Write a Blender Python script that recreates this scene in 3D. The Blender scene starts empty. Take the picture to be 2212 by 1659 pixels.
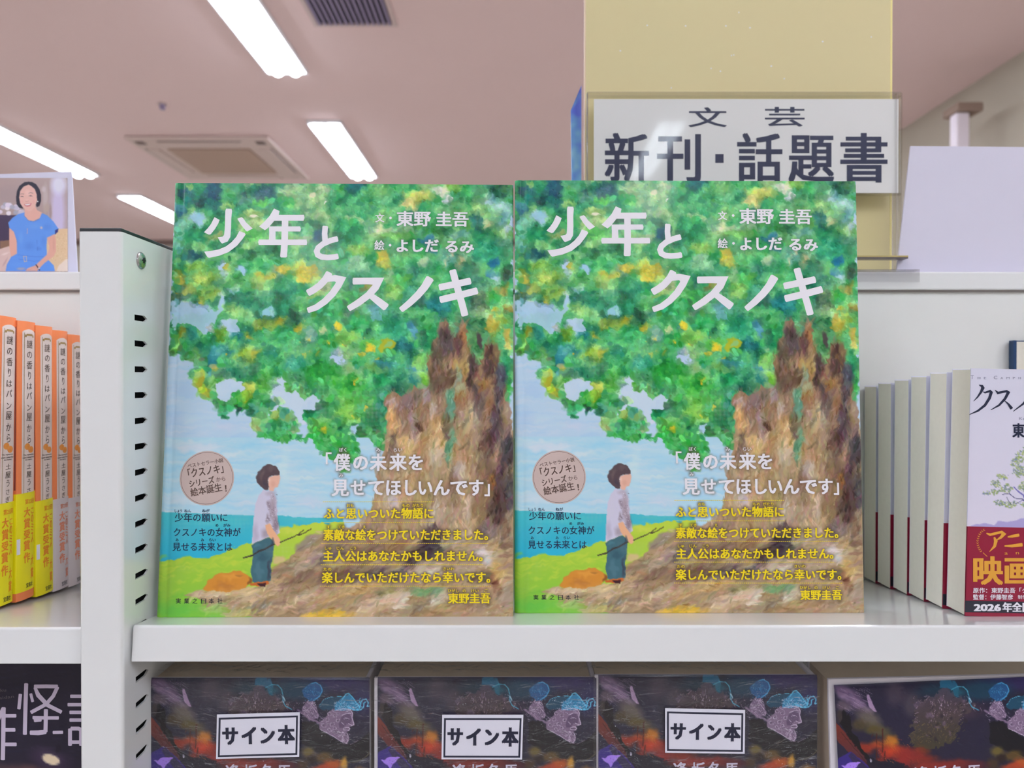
import bpy, bmesh, math, random
import numpy as np
from mathutils import Vector, Matrix
random.seed(7); rng = np.random.default_rng(7)
SC = bpy.context.scene
COL = SC.collection
# ------------------------------------------------------------------ camera
F = 1540.0; CX, CY, HZ = 1106.0, 829.5, 820.0
EYE = 1.45
PITCH = math.atan((CY - HZ) / F)
cam = bpy.data.cameras.new('camera'); cam.sensor_width = 36; cam.lens = F / 2212 * 36
cam.clip_start = 0.01; cam.clip_end = 60
cam.dof.use_dof = True; cam.dof.focus_distance = 0.43; cam.dof.aperture_fstop = 9.0
camo = bpy.data.objects.new('camera', cam); COL.objects.link(camo)
camo.location = (0, 0, EYE); camo.rotation_euler = (math.pi / 2 - PITCH, 0, 0)
SC.camera = camo
# ------------------------------------------------------------------ world, view, light levels
SC.view_settings.view_transform = 'Standard'; SC.view_settings.look = 'None'
SC.view_settings.gamma = 1; SC.view_settings.use_curve_mapping = False
SC.view_settings.exposure = 0.72
TUBE = 22.0                 # emission of the fluorescent tubes
GAIN = 1.14                 # printed ink: photo value to reflectance under this light
w = bpy.data.worlds.new('World'); SC.world = w; w.use_nodes = True
w.node_tree.nodes['Background'].inputs[0].default_value = (0.9, 0.92, 1, 1)
w.node_tree.nodes['Background'].inputs[1].default_value = 0.15
SC.cycles.use_denoising = True
SC.cycles.max_bounces = 8; SC.cycles.transparent_max_bounces = 16
SC.cycles.sample_clamp_indirect = 6

# ------------------------------------------------------------------ helpers
def rayd(px, py):
    a = PITCH; u = (px - CX) / F; v = -(py - CY) / F
    return Vector((u, math.cos(a) + v * math.sin(a), -math.sin(a) + v * math.cos(a)))
def P(px, py, D):
    d = rayd(px, py); k = D / d.y
    return Vector((d.x * k, D, EYE + d.z * k))
def lin(c):
    c = np.asarray(c, dtype=float)
    return np.where(c <= 0.04045, c / 12.92, ((c + 0.055) / 1.055) ** 2.4)
def L(r, g, b, k=1.0):
    v = lin(np.array([r, g, b]) / 255.0) * k
    return (float(min(v[0], .97)), float(min(v[1], .97)), float(min(v[2], .97)), 1)
def put(o, label, cat, group=None, kind=None):
    if label: o['label'] = label
    if cat: o['category'] = cat
    if group: o['group'] = group
    if kind: o['kind'] = kind
    return o
def thing(name, label, cat, mtx=None, group=None):
    o = bpy.data.objects.new(name, None); COL.objects.link(o); o.empty_display_size = .02
    if mtx is not None: o.matrix_world = mtx
    return put(o, label, cat, group)
def frame(bl, br, tl):
    ex = (br - bl).normalized(); ez = (tl - bl); ez = (ez - ex * ez.dot(ex)).normalized(); ey = ez.cross(ex)
    m = Matrix.Identity(4)
    for i in range(3): m[i][0] = ex[i]; m[i][1] = ey[i]; m[i][2] = ez[i]; m[i][3] = bl[i]
    return m
def hit(m, px, py):
    """photo pixel -> local (s, t) on the local y=0 plane of frame m"""
    mi = m.inverted(); o = mi @ Vector((0, 0, EYE)); d = mi.to_3x3() @ rayd(px, py)
    k = -o.y / d.y
    return (o.x + d.x * k, o.z + d.z * k)

MATS = {}
def mat(name, col, rough=.5, metal=0.0, spec=.5, grain=0.0, gscale=60, bump=0.0, bscale=200, coat=0.0, emit=None, trans=0):
    if name in MATS: return MATS[name]
    m = bpy.data.materials.new(name); m.use_nodes = True; MATS[name] = m
    nt = m.node_tree; b = nt.nodes['Principled BSDF']
    b.inputs['Base Color'].default_value = col; b.inputs['Roughness'].default_value = rough
    b.inputs['Metallic'].default_value = metal; b.inputs['Specular IOR Level'].default_value = spec
    b.inputs['Coat Weight'].default_value = coat
    tc = nt.nodes.new('ShaderNodeTexCoord')
    n = nt.nodes.new('ShaderNodeTexNoise'); n.inputs['Scale'].default_value = gscale; n.inputs['Detail'].default_value = 4
    nt.links.new(tc.outputs['Object'], n.inputs['Vector'])
    mx = nt.nodes.new('ShaderNodeMix'); mx.data_type = 'RGBA'
    g = max(grain, .004)
    mx.inputs[6].default_value = tuple(max(0, c * (1 - g)) for c in col[:3]) + (1,)
    mx.inputs[7].default_value = tuple(min(1, c * (1 + g)) for c in col[:3]) + (1,)
    nt.links.new(n.outputs['Fac'], mx.inputs[0]); nt.links.new(mx.outputs[2], b.inputs['Base Color'])
    if bump:
        n2 = nt.nodes.new('ShaderNodeTexNoise'); n2.inputs['Scale'].default_value = bscale; n2.inputs['Detail'].default_value = 3
        nt.links.new(tc.outputs['Object'], n2.inputs['Vector'])
        bp = nt.nodes.new('ShaderNodeBump'); bp.inputs['Strength'].default_value = bump; bp.inputs['Distance'].default_value = .001
        nt.links.new(n2.outputs['Fac'], bp.inputs['Height']); nt.links.new(bp.outputs['Normal'], b.inputs['Normal'])
    if emit:
        b.inputs['Emission Color'].default_value = (emit[0], emit[1], emit[2], 1); b.inputs['Emission Strength'].default_value = emit[3]
    return m
def print_mat(name, rough=.3, coat=.0, weave=0.0, bump=.0):
    m = bpy.data.materials.new(name); m.use_nodes = True; nt = m.node_tree; b = nt.nodes['Principled BSDF']
    a = nt.nodes.new('ShaderNodeAttribute'); a.attribute_name = 'ink'
    b.inputs['Roughness'].default_value = rough; b.inputs['Coat Weight'].default_value = coat; b.inputs['Coat Roughness'].default_value = .12
    b.inputs['Specular IOR Level'].default_value = .3
    src = a.outputs['Color']
    tc = nt.nodes.new('ShaderNodeTexCoord')
    if weave:
        # threads of the painted canvas, printed: fine crossed lines breaking up through a noise
        w1 = nt.nodes.new('ShaderNodeTexWave'); w1.bands_direction = 'X'; w1.inputs['Scale'].default_value = 400; w1.inputs['Distortion'].default_value = .6
        w2 = nt.nodes.new('ShaderNodeTexWave'); w2.bands_direction = 'Z'; w2.inputs['Scale'].default_value = 400; w2.inputs['Distortion'].default_value = .6
        no = nt.nodes.new('ShaderNodeTexNoise'); no.inputs['Scale'].default_value = 45; no.inputs['Detail'].default_value = 5
        for x in (w1, w2, no): nt.links.new(tc.outputs['Object'], x.inputs['Vector'])
        mu = nt.nodes.new('ShaderNodeMath'); mu.operation = 'MULTIPLY'
        nt.links.new(w1.outputs['Fac'], mu.inputs[0]); nt.links.new(w2.outputs['Fac'], mu.inputs[1])
        rp = nt.nodes.new('ShaderNodeMapRange'); rp.inputs[1].default_value = .52; rp.inputs[2].default_value = .72
        nt.links.new(no.outputs['Fac'], rp.inputs[0])
        m2 = nt.nodes.new('ShaderNodeMath'); m2.operation = 'MULTIPLY'
        nt.links.new(mu.outputs[0], m2.inputs[0]); nt.links.new(rp.outputs[0], m2.inputs[1])
        m3 = nt.nodes.new('ShaderNodeMath'); m3.operation = 'MULTIPLY'; m3.inputs[1].default_value = weave
        nt.links.new(m2.outputs[0], m3.inputs[0])
        mx = nt.nodes.new('ShaderNodeMix'); mx.data_type = 'RGBA'; mx.inputs[7].default_value = (.72, .74, .66, 1)
        nt.links.new(m3.outputs[0], mx.inputs[0]); nt.links.new(src, mx.inputs[6]); src = mx.outputs[2]
    nt.links.new(src, b.inputs['Base Color'])
    if bump:
        n2 = nt.nodes.new('ShaderNodeTexNoise'); n2.inputs['Scale'].default_value = 900
        nt.links.new(tc.outputs['Object'], n2.inputs['Vector'])
        bp = nt.nodes.new('ShaderNodeBump'); bp.inputs['Strength'].default_value = bump; bp.inputs['Distance'].default_value = .0003
        nt.links.new(n2.outputs['Fac'], bp.inputs['Height']); nt.links.new(bp.outputs['Normal'], b.inputs['Normal'])
    MATS[name] = m
    return m
def clear_mat(name, tint=(1, 1, 1), gloss=.12, rough=.02, bump=0, bscale=60, stretch=(1, 1, 1)):
    """clear plastic sheet: lets light straight through, mirrors a little by Fresnel"""
    m = bpy.data.materials.new(name); m.use_nodes = True; nt = m.node_tree; nt.nodes.clear()
    out = nt.nodes.new('ShaderNodeOutputMaterial'); mx = nt.nodes.new('ShaderNodeMixShader')
    t = nt.nodes.new('ShaderNodeBsdfTransparent'); t.inputs[0].default_value = (*tint, 1)
    g = nt.nodes.new('ShaderNodeBsdfGlossy'); g.inputs['Roughness'].default_value = rough
    fr = nt.nodes.new('ShaderNodeFresnel'); fr.inputs[0].default_value = 1.45
    ge = nt.nodes.new('ShaderNodeNewGeometry'); io = nt.nodes.new('ShaderNodeMath'); io.operation = 'MULTIPLY_ADD'; io.inputs[1].default_value = 1 / 1.45 - 1.45; io.inputs[2].default_value = 1.45
    nt.links.new(ge.outputs['Backfacing'], io.inputs[0]); nt.links.new(io.outputs[0], fr.inputs[0])
    ad = nt.nodes.new('ShaderNodeMath'); ad.operation = 'ADD'; ad.inputs[1].default_value = gloss - .04; ad.use_clamp = True
    nt.links.new(fr.outputs[0], ad.inputs[0]); nt.links.new(ad.outputs[0], mx.inputs[0])
    nt.links.new(t.outputs[0], mx.inputs[1]); nt.links.new(g.outputs[0], mx.inputs[2]); nt.links.new(mx.outputs[0], out.inputs[0])
    if bump:
        tc = nt.nodes.new('ShaderNodeTexCoord'); mp = nt.nodes.new('ShaderNodeMapping'); mp.inputs['Scale'].default_value = stretch
        n2 = nt.nodes.new('ShaderNodeTexNoise'); n2.inputs['Scale'].default_value = bscale; n2.inputs['Detail'].default_value = 4; n2.inputs['Distortion'].default_value = 1.2
        nt.links.new(tc.outputs['Object'], mp.inputs[0]); nt.links.new(mp.outputs[0], n2.inputs['Vector'])
        bp = nt.nodes.new('ShaderNodeBump'); bp.inputs['Strength'].default_value = bump; bp.inputs['Distance'].default_value = .004
        nt.links.new(n2.outputs['Fac'], bp.inputs['Height']); nt.links.new(bp.outputs['Normal'], g.inputs['Normal']); nt.links.new(bp.outputs['Normal'], fr.inputs['Normal'])
    MATS[name] = m
    return m

class MB:
    def __init__(s): s.v = []; s.f = []
    def quad(s, *p):
        i = len(s.v); s.v += [tuple(x) for x in p]; s.f.append(tuple(range(i, i + len(p))))
    def box(s, x0, x1, y0, y1, z0, z1):
        i = len(s.v)
        s.v += [(x0, y0, z0), (x1, y0, z0), (x1, y1, z0), (x0, y1, z0), (x0, y0, z1), (x1, y0, z1), (x1, y1, z1), (x0, y1, z1)]
        for f in ((0, 3, 2, 1), (4, 5, 6, 7), (0, 1, 5, 4), (1, 2, 6, 5), (2, 3, 7, 6), (3, 0, 4, 7)): s.f.append(tuple(i + k for k in f))
    def prism_x(s, pts, x0, x1):
        n = len(pts); i = len(s.v)
        s.v += [(x0, a, b) for a, b in pts] + [(x1, a, b) for a, b in pts]
        s.f.append(tuple(range(i + n - 1, i - 1, -1))); s.f.append(tuple(range(i + n, i + 2 * n)))
        for k in range(n): k2 = (k + 1) % n; s.f.append((i + k, i + k2, i + n + k2, i + n + k))
    def prism_z(s, pts, z0, z1):
        n = len(pts); i = len(s.v)
        s.v += [(a, b, z0) for a, b in pts] + [(a, b, z1) for a, b in pts]
        s.f.append(tuple(range(i + n - 1, i - 1, -1))); s.f.append(tuple(range(i + n, i + 2 * n)))
        for k in range(n): k2 = (k + 1) % n; s.f.append((i + k, i + k2, i + n + k2, i + n + k))
    def plate(s, pts, y0, y1):
        """outline in local (x, z), from y0 (front) to y1 (back)"""
        n = len(pts); i = len(s.v)
        s.v += [(a, y0, b) for a, b in pts] + [(a, y1, b) for a, b in pts]
        s.f.append(tuple(range(i, i + n))); s.f.append(tuple(range(i + 2 * n - 1, i + n - 1, -1)))
        for k in range(n): k2 = (k + 1) % n; s.f.append((i + k, i + n + k, i + n + k2, i + k2))
    def ribbon(s, pts, wd, y=0.0, cap=.35):
        """painted stroke in local (x, z) at depth y; wd a width or a list of widths"""
        n = len(pts); pts = [Vector(p) for p in pts]
        if not isinstance(wd, (list, tuple)): wd = [wd] * n
        d0 = (pts[1] - pts[0]).normalized(); d1 = (pts[-1] - pts[-2]).normalized()
        pts = [pts[0] - d0 * wd[0] * .12] + pts + [pts[-1] + d1 * wd[-1] * .12]; wd = [wd[0] * (1 - cap)] + list(wd) + [wd[-1] * (1 - cap)]
        n += 2; i = len(s.v); s.lay = getattr(s, 'lay', 0) + 1; y = y - 1.4e-5 * (s.lay % 9)
        for k in range(n):
            if k == 0: d = pts[1] - pts[0]
            elif k == n - 1: d = pts[-1] - pts[-2]
            else: d = (pts[k + 1] - pts[k]).normalized() + (pts[k] - pts[k - 1]).normalized()
            d = d.normalized(); nn = Vector((-d.y, d.x)); h = wd[k] / 2
            if 0 < k < n - 1:
                e = (pts[k] - pts[k - 1]).normalized(); c = max(.6, abs(nn.dot(Vector((-e.y, e.x))))); h /= c
            a = pts[k] + nn * h; b = pts[k] - nn * h
            s.v += [(a.x, y, a.y), (b.x, y, b.y)]
        for k in range(n - 1): s.f.append((i + 2 * k, i + 2 * k + 1, i + 2 * k + 3, i + 2 * k + 2))
    def disc(s, cx, cz, rx, rz, y=0, n=32, ring=0):
        i = len(s.v)
        for k in range(n):
            a = 2 * math.pi * k / n; s.v.append((cx + rx * math.cos(a), y, cz + rz * math.sin(a)))
        if not ring: s.f.append(tuple(range(i, i + n)))
        else:
            q = 1 - ring
            for k in range(n):
                a = 2 * math.pi * k / n; s.v.append((cx + rx * q * math.cos(a), y, cz + rz * q * math.sin(a)))
            for k in range(n): k2 = (k + 1) % n; s.f.append((i + k, i + k2, i + n + k2, i + n + k))
    def cyl(s, c, r, h, axis='z', n=20, r2=None):
        r2 = r if r2 is None else r2; i = len(s.v); c = Vector(c)
        for q, (rr, hh) in enumerate(((r, 0), (r2, h))):
            for k in range(n):
                a = 2 * math.pi * k / n; ca, sa = rr * math.cos(a), rr * math.sin(a)
                o = {'z': (ca, sa, hh), 'x': (hh, ca, sa), 'y': (ca, hh, sa)}[axis]
                s.v.append(tuple(c + Vector(o)))
        s.f.append(tuple(range(i + n - 1, i - 1, -1))); s.f.append(tuple(range(i + n, i + 2 * n)))
        for k in range(n): k2 = (k + 1) % n; s.f.append((i + k, i + k2, i + n + k2, i + n + k))
    def add(s, vs, fs):
        i = len(s.v); s.v += [tuple(x) for x in vs]; s.f += [tuple(i + k for k in f) for f in fs]
    def build(s, name, m, parent=None, bevel=0, seg=2, smooth=False, loc=None, world=None):
        me = bpy.data.meshes.new(name); me.from_pydata(s.v, [], s.f)
        bm = bmesh.new(); bm.from_mesh(me)
        if bevel:
            bmesh.ops.recalc_face_normals(bm, faces=bm.faces)
            ed = [e for e in bm.edges if len(e.link_faces) == 2 and e.calc_face_angle(0) > .6]
            bmesh.ops.bevel(bm, geom=ed, offset=bevel, segments=seg, affect='EDGES', profile=.5)
        elif len(s.f) < 6000 and any(len(f) > 2 for f in s.f): bmesh.ops.recalc_face_normals(bm, faces=bm.faces)
        bm.to_mesh(me); bm.free()
        if smooth:
            for p in me.polygons: p.use_smooth = True
        me.materials.append(m)
        o = bpy.data.objects.new(name, me); COL.objects.link(o)
        if parent is not None: o.parent = parent
        if loc: o.location = loc
        if world is not None: o.matrix_world = world
        return o
def struct(o): o['kind'] = 'structure'; return o

# ---- lettering: outlines of the built-in font, as flat print
_tc = bpy.data.curves.new('lettering', 'FONT'); _to = bpy.data.objects.new('lettering', _tc); COL.objects.link(_to)
_cache = {}
def glyphs(body, bold=0.0, res=2):
    k = (body, bold, res)
    if k not in _cache:
        _tc.body = body; _tc.resolution_u = res
        bpy.context.view_layer.update()
        me = bpy.data.meshes.new_from_object(_to)
        n = len(me.vertices); a = np.zeros(n * 3); me.vertices.foreach_get('co', a); a = a.reshape(-1, 3)
        a = np.c_[a[:, :2], np.zeros(n)]; fs = [tuple(p.vertices) for p in me.polygons]; bpy.data.meshes.remove(me)
        if bold:      # heavier weight: the same outline struck again a little to each side
            sh = [(bold, bold * .6), (-bold, bold * .6), (bold, -bold * .6), (-bold, -bold * .6)]
            if bold > .032: sh += [(0, 0), (bold, 0), (-bold, 0)]
            fs = [tuple(i + len(a) * q for i in f) for q in range(len(sh)) for f in fs]; a = np.concatenate([a + np.array([d[0], d[1], q]) for q, d in enumerate(sh)])
        _cache[k] = (a, fs)
    return _cache[k]
def text(mb, mp, body, x0, y0, x1, y1, h, y=0.0, bold=0.0, res=2, glow=None):
    """text whose ink runs from (x0,y0) to (x1,y1) along its bottom line, cell height h, in the units that mp maps to local (s,t)"""
    a, fs = glyphs(body, bold, res)
    if not len(a): return
    mn, mxx = a[:, 0].min(), a[:, 0].max()
    u = (a[:, 0] - mn) / (mxx - mn); v = (a[:, 1] + .09) / .94
    dx, dy = x1 - x0, y1 - y0; ln = math.hypot(dx, dy); nx, ny = dy / ln, -dx / ln
    X = x0 + dx * u + nx * h * v; Y = y0 + dy * u + ny * h * v
    pts = [mp(p, q) for p, q in zip(X, Y)]
    mb.add([(p[0], y - 1.6e-5 * q, p[1]) for p, q in zip(pts, a[:, 2])], fs)
    if glow is not None: glow += list(zip(X, Y))

# ------------------------------------------------------------------ painter: prints that are pictures, brushed into a fine grid
def vnoise(h, w, cell, seed):
    r = np.random.default_rng(seed); gh, gw = int(h / cell) + 3, int(w / cell) + 3
    g = r.random((gh, gw)); yy = np.arange(h) / cell; xx = np.arange(w) / cell
    iy = yy.astype(int); ix = xx.astype(int); fy = yy - iy; fx = xx - ix; fy = fy * fy * (3 - 2 * fy); fx = fx * fx * (3 - 2 * fx)
    a = g[iy][:, ix]; b = g[iy][:, ix + 1]; c = g[iy + 1][:, ix]; d = g[iy + 1][:, ix + 1]
    fy = fy[:, None]; fx = fx[None]
    return (a * (1 - fx) + b * fx) * (1 - fy) + (c * (1 - fx) + d * fx) * fy
class Canvas:
    def __init__(s, W, H, cell, mp, base=(200, 200, 200), seed=1, rough=3.0):
        s.W, s.H, s.c = W, H, cell; s.nx = int(round(W / cell)) + 1; s.ny = int(round(H / cell)) + 1; s.mp = mp
        s.img = np.zeros((s.ny, s.nx, 3)); s.img[:] = base
        n = lambda k, sd: vnoise(s.ny, s.nx, k, sd) - .5
        s.dx = (n(9, seed) * 1.4 + n(4, seed + 1)) * rough; s.dy = (n(9, seed + 2) * 1.4 + n(4, seed + 3)) * rough
        s.fine = n(2.2, seed + 5); s.sp = rng.random((s.ny, s.nx))
        a = mp(0, 0); b = mp(100, 0); s.k = math.hypot(b[0] - a[0], b[1] - a[1]) / 100 / cell  # cells per unit
    def g(s, x, y):
        p = s.mp(x, y); return p[0] / s.c, (s.H - p[1]) / s.c
    def win(s, x0, x1, y0, y1):
        x0 = max(0, int(x0)); y0 = max(0, int(y0)); x1 = min(s.nx, int(x1) + 2); y1 = min(s.ny, int(y1) + 2)
        if x1 <= x0 or y1 <= y0: return None
        return x0, x1, y0, y1
    def blend(s, wn, m, col):
        x0, x1, y0, y1 = wn; im = s.img[y0:y1, x0:x1]; im += (np.asarray(col, float) - im) * m[..., None]
    def blob(s, x, y, rx, ry, col, ang=0, a=1.0, soft=.35, cells=False, warp=1.0, bristle=0):
        if not cells:
            x, y = s.g(x, y); rx *= s.k; ry *= s.k
        R = max(rx, ry) * 1.35 + 3; wn = s.win(x - R, x + R, y - R, y + R)
        if wn is None: return
        x0, x1, y0, y1 = wn
        X = np.arange(x0, x1)[None] - x + s.dx[y0:y1, x0:x1] * warp; Y = np.arange(y0, y1)[:, None] - y + s.dy[y0:y1, x0:x1] * warp
        ca, sa = math.cos(ang), math.sin(ang)
        U = (X * ca + Y * sa) / rx; V = (-X * sa + Y * ca) / ry
        d = np.sqrt(U * U + V * V)
        m = np.clip((1 - d) / soft, 0, 1) * a
        if bristle:
            ph = rng.random() * 9
            m = m * np.clip(1 - bristle * (.5 + .5 * np.sin(V * ry * 2.3 + ph + 2 * s.fine[y0:y1, x0:x1])) * np.clip(U + .6, 0, 1), 0, 1)
        s.blend(wn, m, col)
    def poly(s, pts, col, a=1.0, warp=.4, grad=None, soft=1):
        q = [s.g(*p) for p in pts]; xs = [p[0] for p in q]; ys = [p[1] for p in q]
        wn = s.win(min(xs) - 4, max(xs) + 4, min(ys) - 4, max(ys) + 4)
        if wn is None: return
        x0, x1, y0, y1 = wn; m = np.zeros((y1 - y0, x1 - x0))
        for ox, oy in ((-.25, -.25), (.25, -.25), (-.25, .25), (.25, .25)):
            X = np.arange(x0, x1)[None] + ox + s.dx[y0:y1, x0:x1] * warp; Y = np.arange(y0, y1)[:, None] + oy + s.dy[y0:y1, x0:x1] * warp
            ins = np.zeros(m.shape, bool)
            for i in range(len(q)):
                (ax, ay), (bx, by) = q[i], q[i - 1]
                if ay == by: continue
                c = ((ay > Y) != (by > Y)) & (X < (bx - ax) * (Y - ay) / (by - ay) + ax); ins ^= c
            m += ins * .25
        if grad is not None:
            t = np.linspace(0, 1, y1 - y0)[:, None, None]; c = np.asarray(col, float) * (1 - t) + np.asarray(grad, float) * t
            im = s.img[y0:y1, x0:x1]; im += (c - im) * (m * a)[..., None]
        else: s.blend(wn, m * a, col)
    def line(s, pts, wd, col, a=1.0, warp=.3):
        for i in range(len(pts) - 1):
            (ax, ay), (bx, by) = pts[i], pts[i + 1]; n = max(2, int(math.hypot(bx - ax, by - ay) / max(wd * .35, .3)))
            for k in range(n + 1):
                t = k / n; s.blob(ax + (bx - ax) * t, ay + (by - ay) * t, wd / 2, wd / 2, col, a=a, soft=.5, warp=warp)
    def dabs(s, n, region, size, ang, jit=14, aspect=2.2, a=.85, bristle=.5, hue=8, src=None):
        """brush dabs that take up the colour under them, a little off"""
        src = s.img.copy() if src is None else src; ys, xs = np.nonzero(region)
        if not len(ys): return
        pk = rng.integers(0, len(ys), n)
        for i in pk:
            x, y = xs[i], ys[i]; c = src[y, x]; q = rng.normal(0, jit)
            col = np.clip(c + q + rng.normal(0, hue, 3), 8, 240)
            r = size * (.5 + rng.random()); an = ang(x, y) if callable(ang) else rng.random() * 3.14
            s.blob(x + rng.normal(0, .8), y + rng.normal(0, .8), r, r / aspect, col, an + rng.normal(0, .35), a, soft=.3, cells=True, warp=.5, bristle=bristle)
    def halo(s, pts, r, col, a):
        """soft printed glow round lettering"""
        m = np.zeros((s.ny, s.nx))
        for x, y in pts:
            gx, gy = s.g(x, y); gx, gy = int(gx), int(gy)
            if 0 <= gx < s.nx and 0 <= gy < s.ny: m[gy, gx] += 1
        m = np.minimum(m, 1)
        k = np.exp(-np.arange(-3 * r, 3 * r + 1) ** 2 / (2 * r * r))
        m = np.apply_along_axis(lambda v: np.convolve(v, k, 'same'), 0, m); m = np.apply_along_axis(lambda v: np.convolve(v, k, 'same'), 1, m)
        m = np.clip(m * .085, 0, 1) * a
        s.img += (np.asarray(col, float) - s.img) * m[..., None]
    def mesh(s, name, m, parent, z0=0, z1=None, yf=None, coarse_below=None):
        """grid of the rows whose height lies in [z0, z1]"""
        z1 = s.H if z1 is None else z1
        zs = s.H - np.arange(s.ny) * s.c; rows = [j for j in range(s.ny) if z0 - 1e-6 <= zs[j] <= z1 + 1e-6]
        if coarse_below is not None: rows = [j for j in rows if zs[j] > coarse_below or j % 8 == 0]
        rows = np.array(rows); ny, nx = len(rows), s.nx
        xs = np.linspace(0, s.W, nx); Z = zs[rows]; Z[-1] = max(Z[-1], 0)
        co = np.zeros((ny, nx, 3)); co[..., 0] = xs[None]; co[..., 2] = Z[:, None]
        if yf is not None: co[..., 1] = yf(xs[None] + 0 * Z[:, None], Z[:, None] + 0 * xs[None])
        me = bpy.data.meshes.new(name); me.vertices.add(ny * nx); me.vertices.foreach_set('co', co.ravel())
        i = np.arange(ny - 1)[:, None] * nx + np.arange(nx - 1)[None]
        q = np.stack([i, i + nx, i + nx + 1, i + 1], -1).reshape(-1, 4)
        me.loops.add(q.size); me.loops.foreach_set('vertex_index', q.ravel().astype(np.int32))
        me.polygons.add(len(q)); me.polygons.foreach_set('loop_start', np.arange(0, q.size, 4, dtype=np.int32))
        me.polygons.foreach_set('use_smooth', np.ones(len(q), bool))
        at = me.color_attributes.new('ink', 'FLOAT_COLOR', 'POINT')
        c = np.ones((ny * nx, 4), np.float32); c[:, :3] = np.minimum(lin(np.clip(s.img[rows], 0, 255) / 255.0).reshape(-1, 3) * GAIN, .93)
        at.data.foreach_set('color', c.ravel()); me.update(calc_edges=True)
        me.materials.append(m); o = bpy.data.objects.new(name, me); COL.objects.link(o)
        if parent is not None: o.parent = parent
        return o
def dup(root, name=None):
    r = root.copy(); COL.objects.link(r)
    for ch in list(root.children):
        c = ch.copy(); COL.objects.link(c); c.parent = r; c.matrix_parent_inverse = ch.matrix_parent_inverse.copy()
        for gch in list(ch.children):
            d = gch.copy(); COL.objects.link(d); d.parent = c; d.matrix_parent_inverse = gch.matrix_parent_inverse.copy()
    return r
WHITE = mat('white_enamel', L(238, 239, 240), .2, spec=.5, grain=.01, bump=.015, bscale=350, coat=.6)
BLACKP = mat('black_rubber', (.02, .022, .03, 1), .35)
PAPER = mat('white_paper', L(238, 236, 240), .6)
PAGES = mat('cream_pages', L(232, 226, 212), .8, grain=.04, gscale=300)
# ================================================================== ROOM
CEIL = EYE + 1.6
M_ceil = mat('painted_ceiling', L(226, 199, 198), .9, grain=.02, gscale=2, bump=.05, bscale=80)
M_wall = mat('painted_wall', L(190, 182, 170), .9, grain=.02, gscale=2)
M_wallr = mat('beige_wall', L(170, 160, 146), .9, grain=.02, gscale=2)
M_floor = mat('vinyl_floor', L(186, 178, 168), .45, grain=.06, gscale=3)
X0, X1, Y0, Y1 = -7.5, 2.49, -5.6, 8.2
b = MB(); b.box(X0, X1, Y0, Y1, -.05, 0); struct(b.build('floor', M_floor))
b = MB(); b.box(X0, X1, Y0, Y1, CEIL, CEIL + .05); ceiling = struct(b.build('ceiling', M_ceil))
b = MB(); b.box(X0 - .1, X0, Y0, Y1, 0, CEIL); struct(b.build('wall_left', M_wall))
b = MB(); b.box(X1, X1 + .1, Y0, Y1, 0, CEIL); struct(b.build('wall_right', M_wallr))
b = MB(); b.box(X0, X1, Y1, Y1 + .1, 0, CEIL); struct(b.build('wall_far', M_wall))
b = MB(); b.box(X0, X1, Y0 - .1, Y0, 0, CEIL); struct(b.build('wall_near', M_wall))
b = MB(); b.box(X0, X1, Y1 - .03, Y1, CEIL - .06, CEIL); struct(b.build('trim_1', mat('dark_cornice', L(120, 98, 92), .6)))
# ceiling lights: recessed trough, two tubes, end plates
M_tube = mat('fluorescent_tube', (1, 1, 1, 1), .4, emit=(.86, .95, 1.06, TUBE))
M_refl = mat('white_reflector', L(240, 240, 245), .3)
def light_fixture():
    t = thing('ceiling_light', '', 'ceiling light'); w, ln = .105, 1.2
    b = MB(); b.box(-w, w, 0, ln, -.004, 0); b.box(-w, -w + .008, 0, ln, -.022, -.004); b.box(w - .008, w, 0, ln, -.022, -.004)
    b.box(-w, w, 0, .012, -.022, -.004); b.box(-w, w, ln - .012, ln, -.022, -.004); b.build('housing', M_refl, t)
    for x in (-.045, .045):
        b = MB(); b.cyl((x, .014, -.008), .030, ln - .028, 'y', 16); b.build('tube', M_tube, t, smooth=True)
    b = MB(); b.box(-.012, .012, .015, ln - .015, -.014, -.004); b.build('reflector_ridge', M_refl, t)
    return t
FX = light_fixture(); used = False
lab = {(-1.16, 2.5): 'fluorescent ceiling light cut by the top edge, left of the dark air grille',
       (-1.16, 4.4): 'short-looking fluorescent ceiling light just above the top edge of the left picture book',
       (-3.31, 4.35): 'fluorescent ceiling light at the left edge, above the portrait card',
       (-3.31, 6.16): 'far fluorescent ceiling light partly hidden behind the left picture book'}
for gx in (-5.46, -3.31, -1.16, 1.0, 2.1):  # rightmost column is off the lamp grid, added to brighten faces turned right
    for gy in (-4.45, -1.9, .6, 2.5, 4.4, 6.16):
        if gx == 2.1 and (gy > 1 or gy < -4): continue
        gy2 = 4.35 if (gx, gy) == (-3.31, 4.4) else gy
        o = FX if not used else dup(FX); used = True
        o.location = (gx, gy2, CEIL); lb = lab.get((gx, gy2))
        o['label'] = lb or 'recessed fluorescent ceiling light out of sight, in the continued rows and added fill column'
        o['group'] = 'fluorescent lights in the ceiling' if lb else 'ceiling lights out of sight'
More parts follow.
